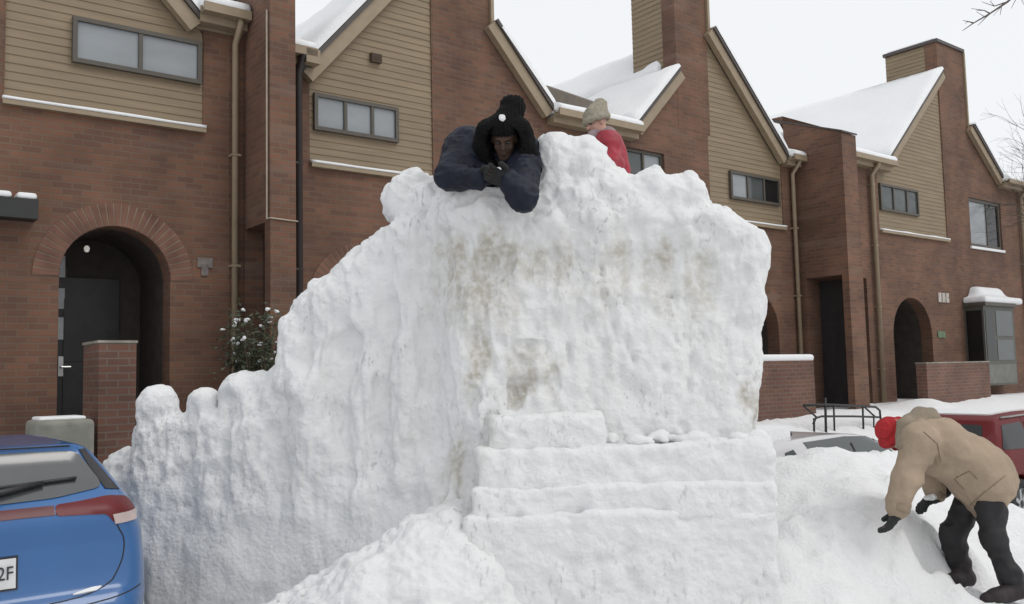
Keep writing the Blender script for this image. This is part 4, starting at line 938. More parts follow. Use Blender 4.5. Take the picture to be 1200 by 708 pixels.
def cloth(name, par, base, cones, h, k, mat, disp=None, clips=(), lo=None, hi=None, it=2, subs=()):
    P = np.array([np.array(c[i], float) for c in cones for i in (0, 1)]); R = max(max(c[2], c[3]) for c in cones) + .08
    f = Field(P.min(0) - R if lo is None else lo, P.max(0) + R if hi is None else hi, h)
    for c in cones: f.cone(c[0], c[1], c[2], c[3], c[4] if len(c) > 4 else k)
    for c in subs: f.cone(*c, op='sub')
    for p, n in clips: f.clip(p, n, .015)
    return field_obj(name, f, mat, par, it, disp, base)
def folds(a=.010, sc=9, seed=1, str_=(1, 1, 1)): return lambda V: a * fbm(V, np.array(str_) * sc, 2, seed) + a * .55 * (1 - 2 * np.abs(vnoise(V, np.array(str_) * sc * .7, seed + 9)))
def A(px, py, y): return np.array(at(px, py, y))

# person in black leaning over the top of the sculpture
SK1 = plain('skin_deep', (.070, .041, .030), .7, spec=.25, var=.15, scale=25)
Hd = A(591, 163, 5.76); M1 = frame((-.10, -.80, -.60), (-.02, -.5, .85))
J1 = dict(head=Hd, neck=A(586, 190, 5.98), chest=A(580, 203, 6.12), pelvis=A(575, 219, 6.62) + [0, 0, .02], shL=A(613, 180, 5.95), shR=A(546, 180, 6.0), elL=A(613, 233, 5.50), elR=A(527, 206, 5.80), wrL=A(596, 214, 5.47), wrR=A(561, 210, 5.62),
          hipL=A(585, 220, 6.68), hipR=A(562, 220, 6.68))
zp = ZPL + .07
for q, x in (('L', .03), ('R', -.30)): J1['kn' + q] = np.array([x, 7.08, zp + .02]); J1['an' + q] = np.array([x + (.02 if q == 'L' else -.03), 7.44, zp]); J1['toe' + q] = np.array([x, 7.58, zp - .02])
hands1 = {'R': ((.95, -.25, .1), (.1, -.75, -.6), -1, .55), 'L': ((-.9, -.1, .45), (.1, -.9, -.1), 1, .6)}
b1p = np.array([-.1, 6.2, ZPL]); p1 = body('person', J1, M1, SK1, b1p, hands=hands1)
tag(p1, 'person in dark hooded coat and black knit hat leaning over the sculpture top, head bowed', 'person', 'people around the snow sculpture')
eyes(p1, Hd, M1, 1.0, b1p)
NAVY = plain('navy_nylon', (.0085, .0115, .022), .6, var=.35, spec=.25, scale=7, bump=.25, bscale=30)
BLK = plain('black_wool', (.0045, .0045, .005), .95, spec=.2, var=.3, scale=40, bump=.7, bscale=120)
g = lambda q: J1[q]
qu = lambda V: .010 * fbm(V, 5, 2, 3) + .007 * (1 - 2.4 * np.abs(vnoise(V, (8, 8, 14), 2))) + .006 * (1 - 2.4 * np.abs(vnoise(V, (17, 17, 24), 5))) + .004 * fbm(V, 28, 2, 9)
cloth('coat', p1, b1p, [(g('chest'), g('neck') + [0, .06, -.03], .19, .155), (g('chest'), g('pelvis'), .20, .185), (g('neck') + [-.02, .05, -.02], g('shR'), .17, .135, .06), (g('neck') + [.02, .05, -.02], g('shL'), .16, .12, .06), (g('shR'), g('elR'), .135, .100, .06), (g('shL'), g('elL'), .118, .09, .05), (g('shR') + [.02, .02, .03], g('chest') + [-.14, -.12, -.05], .15, .16, .10), (g('neck') + [-.10, .02, -.04], g('elR') + [.12, .06, .03], .15, .11, .10),
      (g('elR'), g('wrR'), .088, .066, .03), (g('elL'), g('wrL') + [-.0, 0, .01], .084, .062, .03), (g('shR') + [0, 0, -.06], g('chest') + [-.05, -.1, -.08], .12, .13, .06)], .0095, .07, NAVY, qu,
      )
trs = []
for q in 'LR': trs += [(g('pelvis'), g('hip' + q), .15, .125), (g('hip' + q), g('kn' + q), .115, .085), (g('kn' + q), g('an' + q), .085, .07)]
cloth('trousers', p1, b1p, trs, .013, .05, BLK, folds(.008))
for q in 'LR': cloth('boot', p1, b1p, [(g('an' + q) + [0, -.06, 0], g('an' + q), .065, .06), (g('an' + q), g('toe' + q), .06, .05)], .01, .03, MATS['rubber'])
for q in 'LR':
    d, n, sd, cu = hands1[q]; f = Field(g('wr' + q) - .24, g('wr' + q) + .24, .005); hand_prims(f, g('wr' + q), d, n, sd, cu, 1.08, .009, .004)
    f.cone(g('wr' + q) - unit(d) * .05, g('wr' + q) + unit(d) * .01, .038, .036, .02); field_obj('glove', f, plain('black_glove', (.006, .006, .0065), .8, var=.2), p1, 1, None, b1p)
# hood: open shell round the head
f = Field(Hd - .36, Hd + .36, .009); hc_ = Hd - M1[:, 1] * .03 + M1[:, 2] * .005
f.ell(hc_, (.160, .160, .165), M1, 0); f.cone(hc_ - M1[:, 2] * .10 - M1[:, 1] * .02, g('neck') + [0, .02, -.02], .15, .16, .08)
for q in (-1, 1): f.cone(hc_ + M1[:, 0] * q * .125 + M1[:, 1] * .04 + M1[:, 2] * .06, hc_ + M1[:, 0] * q * .150 - M1[:, 2] * .22 + M1[:, 1] * .02, .060, .085, .06)
f.cone(Hd + M1[:, 2] * .02 - M1[:, 1] * .05, Hd + M1[:, 2] * .0 + M1[:, 1] * .22, .10, .125, .02, 'sub'); f.cone(Hd - M1[:, 2] * .07, Hd - M1[:, 2] * .10 + M1[:, 1] * .22, .085, .11, .02, 'sub'); f.ell(Hd + M1[:, 2] * .02, (.09, .107, .13), M1, .01, 'sub')
field_obj('hood', f, BLK, p1, 1, lambda V: .010 * fbm(V, 22, 3, 4), b1p)
f = Field(Hd - .30, Hd + .36, .007); top = A(601, 126, 5.80)
f.ell(Hd + M1[:, 2] * .060 - M1[:, 1] * .012, (.088, .106, .082), M1, 0); f.ell(top, (.080, .08, .075), None, .06); f.cone(Hd + M1[:, 2] * .09, top, .084, .075, .04)
f.clip(Hd + M1[:, 2] * .052 + M1[:, 1] * .05, -(M1[:, 2] * .90 + M1[:, 1] * .10), .01)
hat1 = field_obj('knit_hat', f, BLK, p1, 1, lambda V: .003 * np.sin(V[:, 0] * 260) + .006 * fbm(V, 20, 2, 3), b1p)
c = A(589, 138.5, 5.76) ; hb_ = BVHTree.FromPolygons([Vector(v.co) + Vector(b1p) for v in hat1.data.vertices], [tuple(p.vertices) for p in hat1.data.polygons])
hit = hb_.ray_cast(CAMV, (Vector(c) - CAMV).normalized()); c = np.array(hit[0]) if hit[0] else c; nh = np.array(hit[1]) if hit[0] else M1[:, 1]
f = Field(c - .06, c + .06, .004); f.ell(c, (.026, .010, .030), frame(nh, (0.25, 0, 1)), 0); field_obj('hat_patch', f, plain('pale_patch', (.62, .62, .64), .7), hat1, 1, lambda V: .003 * fbm(V, 40, 2), np.array(b1p))
it_ = A(589, 200, 5.50); f = Field(it_ - .1, it_ + .1, .004); f.box(it_, (.052, .006, .036), frame((.2, -.5, .85), (.7, .4, .4)), .005); o = field_obj('held_card', f, plain('pale_card', (.62, .63, .65), .4), None, 1, None, it_); o.location = it_
tag(o, 'small flat white object held between the black gloves of the person on top', 'held object')

# child in red on top
SK2 = plain('skin_fair', (.46, .27, .21), .55, var=.08, scale=20)
s2 = .84; Hc = A(699, 145, 6.75); M2 = frame((-.86, -.42, -.30), (-.25, -.05, .95))
zk = 3.36
nk = A(708, 161, 6.78); J2 = dict(head=Hc, neck=nk, chest=nk + [.05, .03, -.16], pelvis=nk + [.08, .10, -.43], shL=A(712, 167, 6.66), shR=A(711, 164, 6.92), elL=A(720, 194, 6.60), elR=A(705, 190, 6.95), wrL=A(705, 205, 6.50), wrR=A(688, 203, 6.85))
for q, dy in (('L', -.09), ('R', .09)):
    hp = J2['pelvis'] + [0, dy, -.03]; J2['hip' + q] = hp; J2['kn' + q] = np.array([hp[0] - .12, hp[1] - .02, zk + .07]); J2['an' + q] = np.array([hp[0] + .20, hp[1] + .03, zk + .06]); J2['toe' + q] = np.array([hp[0] + .30, hp[1] + .03, zk + .05])
hands2 = {'L': ((-.8, -.2, -.5), (0, 0, -1), -1, .4), 'R': ((-.8, -.2, -.5), (0, 0, -1), 1, .4)}
b2p = np.array([J2['pelvis'][0], J2['pelvis'][1], zk]); p2 = body('person', J2, M2, SK2, b2p, s=s2, hands=hands2)
tag(p2, 'small person in red jacket and pale knit hat kneeling behind the snow parapet, turned left', 'person', 'people around the snow sculpture')
eyes(p2, Hc, M2, s2, b2p)
RED = plain('red_nylon', (.30, .018, .035), .55, var=.25, scale=9, bump=.2, bscale=35)
g = lambda q: J2[q]
cloth('jacket', p2, b2p, [(g('chest'), g('neck') + [.02, 0, -.05], .125, .095), (g('chest'), g('pelvis'), .13, .14), (g('neck') + [.03, 0, -.06], g('shL'), .10, .085), (g('neck') + [.03, 0, -.06], g('shR'), .10, .085), (g('shL'), g('elL'), .082, .068), (g('shR'), g('elR'), .082, .068), (g('elL'), g('wrL'), .066, .05), (g('elR'), g('wrR'), .066, .05)], .008, .04, RED, folds(.012, 13, 4))
trs = []
for q in 'LR': trs += [(g('pelvis'), g('hip' + q), .12, .10), (g('hip' + q), g('kn' + q), .09, .075), (g('kn' + q), g('an' + q), .075, .06)]
cloth('trousers', p2, b2p, trs, .013, .04, BLK, folds(.006))
for q in 'LR': cloth('boot', p2, b2p, [(g('an' + q), g('toe' + q), .06, .05)], .01, .02, MATS['rubber'])
for q in 'LR':
    d, n, sd, cu = hands2[q]; f = Field(g('wr' + q) - .2, g('wr' + q) + .2, .005); hand_prims(f, g('wr' + q), d, n, sd, cu, .85, .006, .006); field_obj('glove', f, MATS['black_glove'], p2, 1, None, b2p)
f = Field(Hc - .24, Hc + .26, .006); ht = A(703, 124, 6.76)
f.ell(Hc + M2[:, 2] * .045 - M2[:, 1] * .012, (.084, .104, .085), M2, 0); f.cone(Hc + M2[:, 2] * .07 - M2[:, 1] * .02, ht, .076, .058, .05)
f.clip(Hc + M2[:, 2] * .022, -(M2[:, 2] * .95 - M2[:, 1] * .05), .01)
for t in np.linspace(0, 2 * math.pi, 25)[:-1]:
    a_ = Hc + M2[:, 2] * .03 - M2[:, 1] * .01 + (M2[:, 0] * math.cos(t) * .078 + M2[:, 1] * math.sin(t) * .098); f.ell(a_, (.019, .019, .022), M2, .02)
field_obj('knit_hat', f, plain('oatmeal_knit', (.31, .285, .22), .95, var=.2, scale=50, bump=.6, bscale=140), p2, 1, lambda V: .004 * fbm(V, 30, 2), b2p)
SCF = plain('mauve_scarf', (.28, .22, .23), .95, var=.3, scale=18, bump=.5, bscale=90)
cloth('scarf', p2, b2p, [(Hc - M2[:, 2] * .10 + M2[:, 1] * .05, Hc - M2[:, 2] * .11 - M2[:, 1] * .06, .062, .07), (Hc - M2[:, 2] * .085 + M2[:, 1] * .065, Hc - M2[:, 2] * .15 + M2[:, 1] * .05, .045, .05)], .007, .03, SCF, lambda V: .006 * fbm(V, 18, 2, 6))

# person in the tan parka bending to the snow
Ht = A(1049, 508, 6.33); M3 = frame((-.34, .46, -.82), (-.88, -.10, .38))
J3 = dict(head=Ht, neck=A(1066, 506, 6.33), chest=A(1096, 522, 6.33), pelvis=A(1152, 556, 6.34), shL=A(1074, 518, 6.15), shR=A(1070, 514, 6.50), elL=A(1063, 560, 6.10), elR=A(1090, 553, 6.60), wrL=A(1053, 598, 6.08), wrR=A(1098, 581, 6.60),
          hipL=A(1160, 566, 6.24), hipR=A(1148, 564, 6.44), knL=A(1163, 632, 6.16), knR=A(1114, 628, 6.44), anL=A(1187, 686, 6.16), anR=A(1127, 672, 6.44), toeL=A(1160, 699, 6.10), toeR=A(1110, 680, 6.38))
hands3 = {'L': ((-.55, -.05, -.83), (-.75, .1, .45), 1, .30), 'R': ((-.86, -.15, -.42), (-.35, -.1, -.9), -1, .35)}
b3p = np.array([J3['anL'][0] * .5 + J3['anR'][0] * .5, 6.3, J3['anL'][2] - .08]); p3 = body('person', J3, M3, SK2, b3p, hands=hands3)
tag(p3, 'person in tan parka and red knit hat bending down to work the snow at right', 'person', 'people around the snow sculpture')
eyes(p3, Ht, M3, 1.0, b3p)
TAN = plain('tan_canvas', (.325, .25, .18), .85, var=.16, scale=5, bump=.25, bscale=50)
g = lambda q: J3[q]
ax = unit(A(1175, 590, 6.34) - A(1100, 522, 6.33))
cloth('parka', p3, b3p, [(g('neck') + [.03, 0, -.01], g('chest'), .125, .185), (g('pelvis'), g('hipL') + [-.01, -.01, -.0], .185, .155), (g('pelvis'), g('hipR') + [-.02, .01, -.0], .18, .15), (g('chest'), A(1135, 545, 6.34), .19, .195), (A(1135, 545, 6.34), A(1180, 598, 6.34), .195, .205), (g('neck') + [.04, -.02, -.02], g('shL'), .12, .11, .05), (g('neck') + [.04, .02, -.02], g('shR'), .12, .11, .05),
      (g('shL') + [.03, 0, 0], g('elL'), .115, .088, .05), (g('elL'), g('wrL') + [0, 0, .02], .090, .070, .03), (g('shR'), g('elR'), .105, .08, .05), (g('elR'), g('wrR') + [-.01, 0, .01], .08, .062, .03)], .011, .06, TAN,
      lambda V: .009 * fbm(V, 5.5, 2, 3) + .008 * (1 - 2.2 * np.abs(vnoise(V, (6, 6, 9), 12))) + .005 * (1 - 2.4 * np.abs(vnoise(V, (14, 14, 9), 14))) + .003 * fbm(V, 25, 2, 8), clips=[(A(1160, 591, 6.34), ax)])
for q in 'LR':
    d = unit(g('wr' + q) - g('el' + q)); w0 = g('wr' + q) + ([0, 0, .02] if q == 'L' else [-.01, 0, .01]) - d * .02
    cloth('cuff', p3, b3p, [(w0 - d * .02, w0 + d * .035, .076 if q == 'L' else .068, .074 if q == 'L' else .066)], .006, .01, plain('cuff_canvas', (.24, .185, .13), .85, var=.15), folds(.004, 25, 3), clips=[(w0 + d * .05, d), (w0 - d * .03, -d)])
hemb = BVHTree.FromPolygons([Vector(v.co) + Vector([float(t) for t in b3p]) for v in bpy.data.objects['parka'].data.vertices], [tuple(p.vertices) for p in bpy.data.objects['parka'].data.polygons])
def on_coat(px, py):
    h_ = hemb.ray_cast(CAMV, ray(px, py).normalized()); return h_[0] - Vector([float(t) for t in b3p]) + h_[1] * .003 if h_[0] is not None else None
def stitch(name, pts, r=.0022):
    q = []
    for a, b in zip(pts, pts[1:]):
        for t in np.linspace(0, 1, 8)[:-1]: v = on_coat(a[0] + (b[0] - a[0]) * t, a[1] + (b[1] - a[1]) * t); q += [v] if v is not None else []
    if len(q) > 2: MB().tube(q, r, 5).build(name, plain('dark_thread', (.20, .152, .108), .9), p3, True)
stitch('pocket_seam', [(1120, 560), (1136, 552), (1147, 563)]); stitch('pocket_seam', [(1118, 561), (1132, 576)]); stitch('yoke_seam', [(1082, 506), (1098, 520), (1103, 545)]); stitch('hem_seam', [(1128, 600), (1150, 580), (1182, 554)])
# hood lying on the shoulders
HOOD = plain('hood_canvas', (.235, .195, .145), .9, var=.2, scale=9, bump=.3, bscale=60)
cloth('hood', p3, b3p, [(A(1062, 497, 6.22), A(1078, 489, 6.30), .05, .055), (A(1078, 489, 6.30), A(1090, 488, 6.38), .055, .05), (A(1060, 499, 6.24), A(1056, 520, 6.16), .048, .04), (A(1078, 491, 6.33), A(1066, 494, 6.46), .055, .05), (A(1092, 491, 6.32), A(1102, 501, 6.30), .055, .04)], .008, .045, HOOD, folds(.010, 12, 6))
trs = []
for q in 'LR': trs += [(g('pelvis'), g('hip' + q), .12, .11), (g('hip' + q), g('kn' + q), .098, .072), (g('kn' + q), g('an' + q) + [0, 0, .03], .072, .068)]
cloth('trousers', p3, b3p, trs, .011, .04, plain('black_snow_trousers', (.012, .011, .013), .7, var=.3, scale=9), lambda V: .012 * fbm(V, 8, 2, 5) + .010 * (1 - 2.3 * np.abs(vnoise(V, (11, 11, 13), 9))) + .004 * fbm(V, 26, 2, 9))
BOOT = plain('dark_boot', (.020, .014, .016), .7, var=.35, scale=14)
for q in 'LR':
    an, to = g('an' + q), g('toe' + q); dd = unit(to - an); f = Field(np.minimum(an, to) - .17, np.maximum(an, to) + .17, .008)
    f.cone(an + [0, 0, .07], an, .07, .068, .03); f.cone(an + [.03, 0, -.03], to + [.04, 0, 0], .058, .052, .03); f.cone(an + [.045, 0, -.04], to + [-.02, 0, -.02], .045, .045, .03); f.clip((0, 0, min(an[2], to[2]) - .055), (0, 0, -1), .01)
    bo = field_obj('boot', f, BOOT, p3, 1, lambda V: .003 * fbm(V, 30, 2), b3p)
for q in 'LR':
    d, n, sd, cu = hands3[q]; f = Field(g('wr' + q) - .26, g('wr' + q) + .26, .005); hand_prims(f, g('wr' + q), d, n, sd, cu, 1.12, .007, .006)
    f.cone(g('wr' + q) - unit(d) * .07, g('wr' + q) + unit(d) * .02, .048, .042, .02); gl = field_obj('glove', f, plain('charcoal_glove', (.018, .020, .020), .85, var=.25, scale=30), p3, 1, None, b3p)
    if q == 'R':
        f = Field(g('wrR') - .26, g('wrR') + .26, .007); c = g('wrR') + unit(d) * .10 + [.01, -.03, .035]; f.ell(c, (.045, .03, .02), k=.02); f.ell(c + [.03, 0, .012], (.03, .03, .02), k=.02); field_obj('glove_snow', f, M_SNOW, gl, 1, lambda V: .005 * fbm(V, 30, 2), b3p)
f = Field(Ht - .26, Ht + .26, .0065)
f.ell(Ht + M3[:, 2] * .030 - M3[:, 1] * .008, (.080, .100, .100), M3, 0); f.ell(Ht + M3[:, 2] * .07 - M3[:, 1] * .01, (.07, .082, .07), M3, .03)
f.clip(Ht - M3[:, 2] * .005, -(M3[:, 2] * .95 - M3[:, 1] * .20), .01)
for t in np.linspace(0, 2 * math.pi, 31)[:-1]:
    a_ = Ht + M3[:, 2] * .018 + (M3[:, 0] * math.cos(t) * .085 + M3[:, 1] * math.sin(t) * .106) + M3[:, 2] * math.sin(t) * .022; f.ell(a_, (.017, .017, .024), M3, .02)
field_obj('knit_hat', f, plain('red_knit', (.42, .022, .028), .95, var=.15, scale=40, bump=.6, bscale=150), p3, 1, lambda V: .003 * np.sin(V[:, 0] * 200 + V[:, 1] * 200) + .003 * fbm(V, 25, 2), b3p)
cloth('hair', p3, b3p, [(Ht - M3[:, 1] * .07 - M3[:, 2] * .02, Ht - M3[:, 1] * .085 - M3[:, 2] * .09, .055, .06), (Ht - M3[:, 1] * .05 - M3[:, 2] * .02 - M3[:, 0] * .05, Ht - M3[:, 1] * .07 - M3[:, 2] * .08 - M3[:, 0] * .03, .045, .05)], .007, .02, plain('brown_hair', (.12, .055, .03), .7, var=.4, scale=40), lambda V: .006 * fbm(V, 25, 2, 3))

# ------------------------------------------------------------------ cars
def chaikin(p, it=2):
    p = np.array(p, float)
    for _ in range(it): q = np.roll(p, -1, 0); p = np.stack([p * .75 + q * .25, p * .25 + q * .75], 1).reshape(-1, 2)
    return p
class Car:
    def __init__(s, name, loc, fwd, profile, wfun, paint, label, length, wheels, wr=.33, h=.022, k=.09, smooth=1, half=.95):
        fwd = Vector(fwd).normalized(); s.e = empty(name, loc, math.atan2(-fwd.x, fwd.y)); tag(s.e, label, 'car', 'parked cars'); s.L = length
        zmax = max(q[1] for q in profile); f = Field((-half - .06, -.12, .08), (half + .06, length + .12, zmax + .1), h)
        pr = chaikin(profile, smooth); Yg, Zg = np.meshgrid(f.ax[1], f.ax[2], indexing='ij'); P = poly_sdf(Yg, Zg, pr[:, 0], pr[:, 1]); Wd = wfun(Yg, Zg)
        f.F = smax(P[None], np.abs(f.ax[0])[:, None, None] - Wd[None], k).astype(np.float32)
        for y in wheels:
            for sd in (-1, 1): f.cone((sd * .55, y, wr), (sd * 1.1, y, wr), wr + .055, wr + .055, .01, 'sub')
        V, Fc = f.mesh(); V = relax(V, Fc, 2, .5); s.bvh = BVHTree.FromPolygons([Vector(v) for v in V], [tuple(q) for q in Fc])
        s.body = link('body', V, Fc, paint, s.e, True)
        for y in wheels:
            for sd in (-1, 1): s.wheel(sd * (float(wfun(np.array([y]), np.array([wr + .2]))[0]) - .10), y, wr, sd)
    def wheel(s, x, y, r, sd):
        def lathe(prof, seg=36):
            m = MB(); vs = []; n = len(prof)
            for i in range(seg):
                a = 2 * math.pi * i / seg
                vs += [(q * sd, math.cos(a) * rr, math.sin(a) * rr) for q, rr in prof]
            m.add(vs, [(i * n + j, i * n + (j + 1) % n, ((i + 1) % seg) * n + (j + 1) % n, ((i + 1) % seg) * n + j) for i in range(seg) for j in range(n)]); return m
        t = lathe([(-.10, r * .66), (-.10, r * .93), (-.07, r), (.07, r), (.10, r * .93), (.10, r * .66)]).build('wheel', M_RUBBER, s.e, True); t.location = (x, y, r); rebuild_normals(t)
        m = lathe([(-.05, .02), (-.05, r * .655), (.075, r * .655), (.085, r * .60), (.04, r * .56), (.02, .02)])
        for k in range(7):
            a = 2 * math.pi * k / 7; c, q = math.cos(a), math.sin(a); w = .032
            m.add([(sd * .078, c * .05 - q * w, q * .05 + c * w), (sd * .078, c * .05 + q * w, q * .05 - c * w), (sd * .088, c * r * .6 + q * w * .8, q * r * .6 - c * w * .8), (sd * .088, c * r * .6 - q * w * .8, q * r * .6 + c * w * .8),
                   (sd * .03, c * .05 - q * w, q * .05 + c * w), (sd * .03, c * .05 + q * w, q * .05 - c * w), (sd * .04, c * r * .6 + q * w * .8, q * r * .6 - c * w * .8), (sd * .04, c * r * .6 - q * w * .8, q * r * .6 + c * w * .8)], [(0, 1, 2, 3), (0, 4, 5, 1), (1, 5, 6, 2), (2, 6, 7, 3), (3, 7, 4, 0)])
        rebuild_normals(m.build('rim', plain('alloy', (.42, .43, .44), .35, metal=.7), t))
    def hit(s, a, b, axis):
        if axis == 'rear': r = s.bvh.ray_cast(Vector((a, -3, b)), Vector((0, 1, 0)))
        elif axis == 'right': r = s.bvh.ray_cast(Vector((3, a, b)), Vector((-1, 0, 0)))
        elif axis == 'left': r = s.bvh.ray_cast(Vector((-3, a, b)), Vector((1, 0, 0)))
        elif axis == 'front': r = s.bvh.ray_cast(Vector((a, s.L + 3, b)), Vector((0, -1, 0)))
        else: r = s.bvh.ray_cast(Vector((a, b, 4)), Vector((0, 0, -1)))
        return (r[0], r[1]) if r[0] is not None else (None, None)
    def panel(s, name, outline, axis, mat, off=.006, step=.05, parent=None, rnd=2):
        p = np.array(outline, float); q = []
        if rnd:                                 # rounded corners
            pr = []
            for i in range(len(p)):
                a, b, c = p[i - 1], p[i], p[(i + 1) % len(p)]; la, lc = np.linalg.norm(a - b), np.linalg.norm(c - b); r = min(.05 * rnd, la * .4, lc * .4); s0, s1 = b + (a - b) / la * r, b + (c - b) / lc * r
                pr += [s0 * (1 - t) ** 2 + b * 2 * t * (1 - t) + s1 * t * t for t in (0, .33, .67, 1)]
            p = np.array(pr)
        for a, b in zip(p, np.roll(p, -1, 0)):
            n = max(1, int(np.linalg.norm(b - a) / step)); q += [tuple(a + (b - a) * i / n) for i in range(n)]
        lo, hi = np.min(q, 0), np.max(q, 0); X, Y = np.meshgrid(np.arange(lo[0] + step / 2, hi[0], step), np.arange(lo[1] + step / 2, hi[1], step))
        pts = np.c_[X.ravel(), Y.ravel()]; qa = np.array(q); keep = poly_sdf(pts[:, 0], pts[:, 1], qa[:, 0], qa[:, 1]) < -step * .35
        vs, fs = cdt(q, (), [tuple(v) for v in pts[keep]]); out = []; back = []; last = None
        for a, b in vs:
            h_, n_ = s.hit(a, b, axis)
            if h_ is None:
                if last is None: last = (Vector((a, 0, b)), Vector((0, -1, 0)))
                h_, n_ = last
            last = (h_, n_); out.append(h_ + n_ * off); back.append(h_ - n_ * .012)
        m = MB(); m.add(out, fs); ed = {}
        for f in fs:
            for i in range(len(f)): e = (f[i], f[(i + 1) % len(f)]); ed[e] = 1
        bd = [e for e in ed if (e[1], e[0]) not in ed]; nb = len(out); m.add(back, []); m.f += [(a, b, b + nb, a + nb) for a, b in bd]
        o = m.build(name, mat, parent or s.e, True); rebuild_normals(o)
        md = o.modifiers.new('edge', 'EDGE_SPLIT'); md.split_angle = math.radians(50); return o
    def seam(s, name, pts, axis, r=.005, mat=None, off=.0):
        p3 = []
        for _ in range(2 if len(pts) > 4 else 0):     # soften the corners of the line
            q_ = [pts[0]]
            for a, b in zip(pts, pts[1:]): q_ += [(a[0] * .75 + b[0] * .25, a[1] * .75 + b[1] * .25), (a[0] * .25 + b[0] * .75, a[1] * .25 + b[1] * .75)]
            pts = q_ + [pts[-1]]
        for i in range(len(pts) - 1):
            for t in np.linspace(0, 1, 4)[:(-1 if i < len(pts) - 2 else None)]:
                a = pts[i][0] + (pts[i + 1][0] - pts[i][0]) * t; b = pts[i][1] + (pts[i + 1][1] - pts[i][1]) * t; h_, n_ = s.hit(a, b, axis)
                if h_ is not None: p3.append(h_ + n_ * off)
        return MB().tube(p3, r, 6).build(name, mat or M_BLACK, s.e, True)

def car_paint(name, col): return plain(name, col, .32, var=.05, scale=2, coat=.8, spec=.5)
# blue hatch at the lower left, nose to the houses
def w_blue(y, z):
    w = np.interp(z, [.2, .45, .62, .80, 1.02, 1.12, 1.20, 1.30, 1.48, 1.60], [.80, .87, .885, .88, .86, .825, .775, .70, .575, .50])
    w = w - .17 * np.clip((.42 - y) / .42, 0, 1) ** 2 * (z < 3) - .10 * np.clip((y - 3.4) / .85, 0, 1) ** 2
    return w
PB = [(.10, .24), (.03, .36), (-.01, .50), (-.015, .62), (.02, .69), (.075, .74), (.085, .96), (.065, 1.05), (.05, 1.12), (.075, 1.185), (.14, 1.215), (.28, 1.37), (.37, 1.478), (.31, 1.496), (.37, 1.509), (.7, 1.513), (1.3, 1.515), (2.0, 1.50), (2.45, 1.44), (3.12, 1.08), (3.35, 1.02), (3.95, .92), (4.2, .74), (4.24, .48), (4.18, .26), (3.9, .22), (.5, .22)]
hB = Vector((-0.6157, 0.788, 0)); rB_ = Vector((.788, .6157, 0))
cen = at(18, 668, 4.80); org = Vector((cen.x, cen.y, 0)) - rB_ * .155 - hB * .08; org.z = .35
blue = Car('blue_hatchback', org, hB, PB, w_blue, car_paint('blue_paint', (.012, .100, .295)), 'blue hatchback seen from behind at the lower left, wiper on its rear window', 4.24, (.82, 3.38), smooth=1, k=.10, h=.02)
RWIN = [(-.61, 1.262), (-.35, 1.225), (0, 1.215), (.35, 1.225), (.61, 1.262), (.50, 1.462), (.25, 1.472), (-.25, 1.472), (-.50, 1.462)]
for sd in (-1, 1): blue.panel('pillar_trim', [(sd * x, z) for x, z in [(.615, 1.25), (.70, 1.235), (.615, 1.36), (.545, 1.47), (.512, 1.47), (.55, 1.38)]], 'rear', plain('pillar_black', (.02, .018, .02), .25), step=.03, rnd=0)
rw = blue.panel('rear_window', RWIN, 'rear', plain('car_glass', (.05, .055, .058), .2, var=.12, spec=1.0, coat=.3), rnd=1)
LAMP_R = plain('lamp_red', (.125, .014, .016), .35, var=.1, spec=.3); LAMP_D = plain('lamp_dark_red', (.10, .018, .02), .4); LAMP_W = plain('lamp_clear', (.5, .40, .38), .25, coat=.5)
blue.panel('light_band', [(-.335, 1.145), (.335, 1.145), (.335, 1.19), (-.335, 1.19)], 'rear', LAMP_D, rnd=0)
for sd in (-1, 1):
    tl = blue.panel('tail_light', [(sd * x, z) for x, z in [(.34, 1.14), (.60, 1.125), (.635, 1.07), (.772, 1.065), (.782, 1.13), (.735, 1.195), (.62, 1.215), (.48, 1.20), (.34, 1.192)]], 'rear', LAMP_R, off=.007, step=.03, rnd=.6)
    blue.panel('reverse_lens', [(sd * x, z) for x, z in [(.64, 1.068), (.765, 1.068), (.775, 1.118), (.625, 1.118)]], 'rear', LAMP_W, off=.016, step=.03, parent=tl, rnd=0)
pl = blue.panel('number_plate', [(-.155, .79), (.155, .79), (.155, .945), (-.155, .945)], 'rear', plain('plate_white', (.62, .63, .63), .5), off=.014, rnd=0)
blue.panel('plate_frame', [(-.165, .78), (.165, .78), (.165, .955), (-.165, .955)], 'rear', M_BLACK, off=.009, rnd=0)
hh, nn = blue.hit(.09, .87, 'rear')
cu = bpy.data.curves.new('plate_text', 'FONT'); cu.body = '2F'; cu.size = .098; cu.extrude = .002; cu.align_x = 'RIGHT'; cu.align_y = 'CENTER'
to = bpy.data.objects.new('t', cu); COL.objects.link(to); bpy.context.view_layer.update(); me = bpy.data.meshes.new_from_object(to.evaluated_get(bpy.context.evaluated_depsgraph_get())); bpy.data.objects.remove(to)
me.materials.clear(); me.materials.append(plain('plate_ink', (.03, .03, .04), .6)); tx = bpy.data.objects.new('plate_lettering', me); COL.objects.link(tx); tx.parent = pl; tx.location = (.145, hh.y - .018, .868); tx.rotation_euler = (math.radians(90), 0, 0); tx.scale = (.82, 1, 1)
wip = MB(); pts = []
for a, b in ((-.02, 1.245), (.10, 1.262), (.30, 1.292)): h_, n_ = blue.hit(a, b, 'rear'); pts.append(h_ + n_ * .028)
wip.tube(pts, [.026, .020, .012], 8); wo = wip.build('wiper_arm', M_BLACK, blue.e, True)
pts = []
for a in np.linspace(-.02, .47, 9): h_, n_ = blue.hit(a, 1.285 + .05 * a, 'rear'); pts.append(h_ + n_ * .020)
MB().tube(pts, .010, 6).build('wiper_blade', M_BLACK, wo, True)
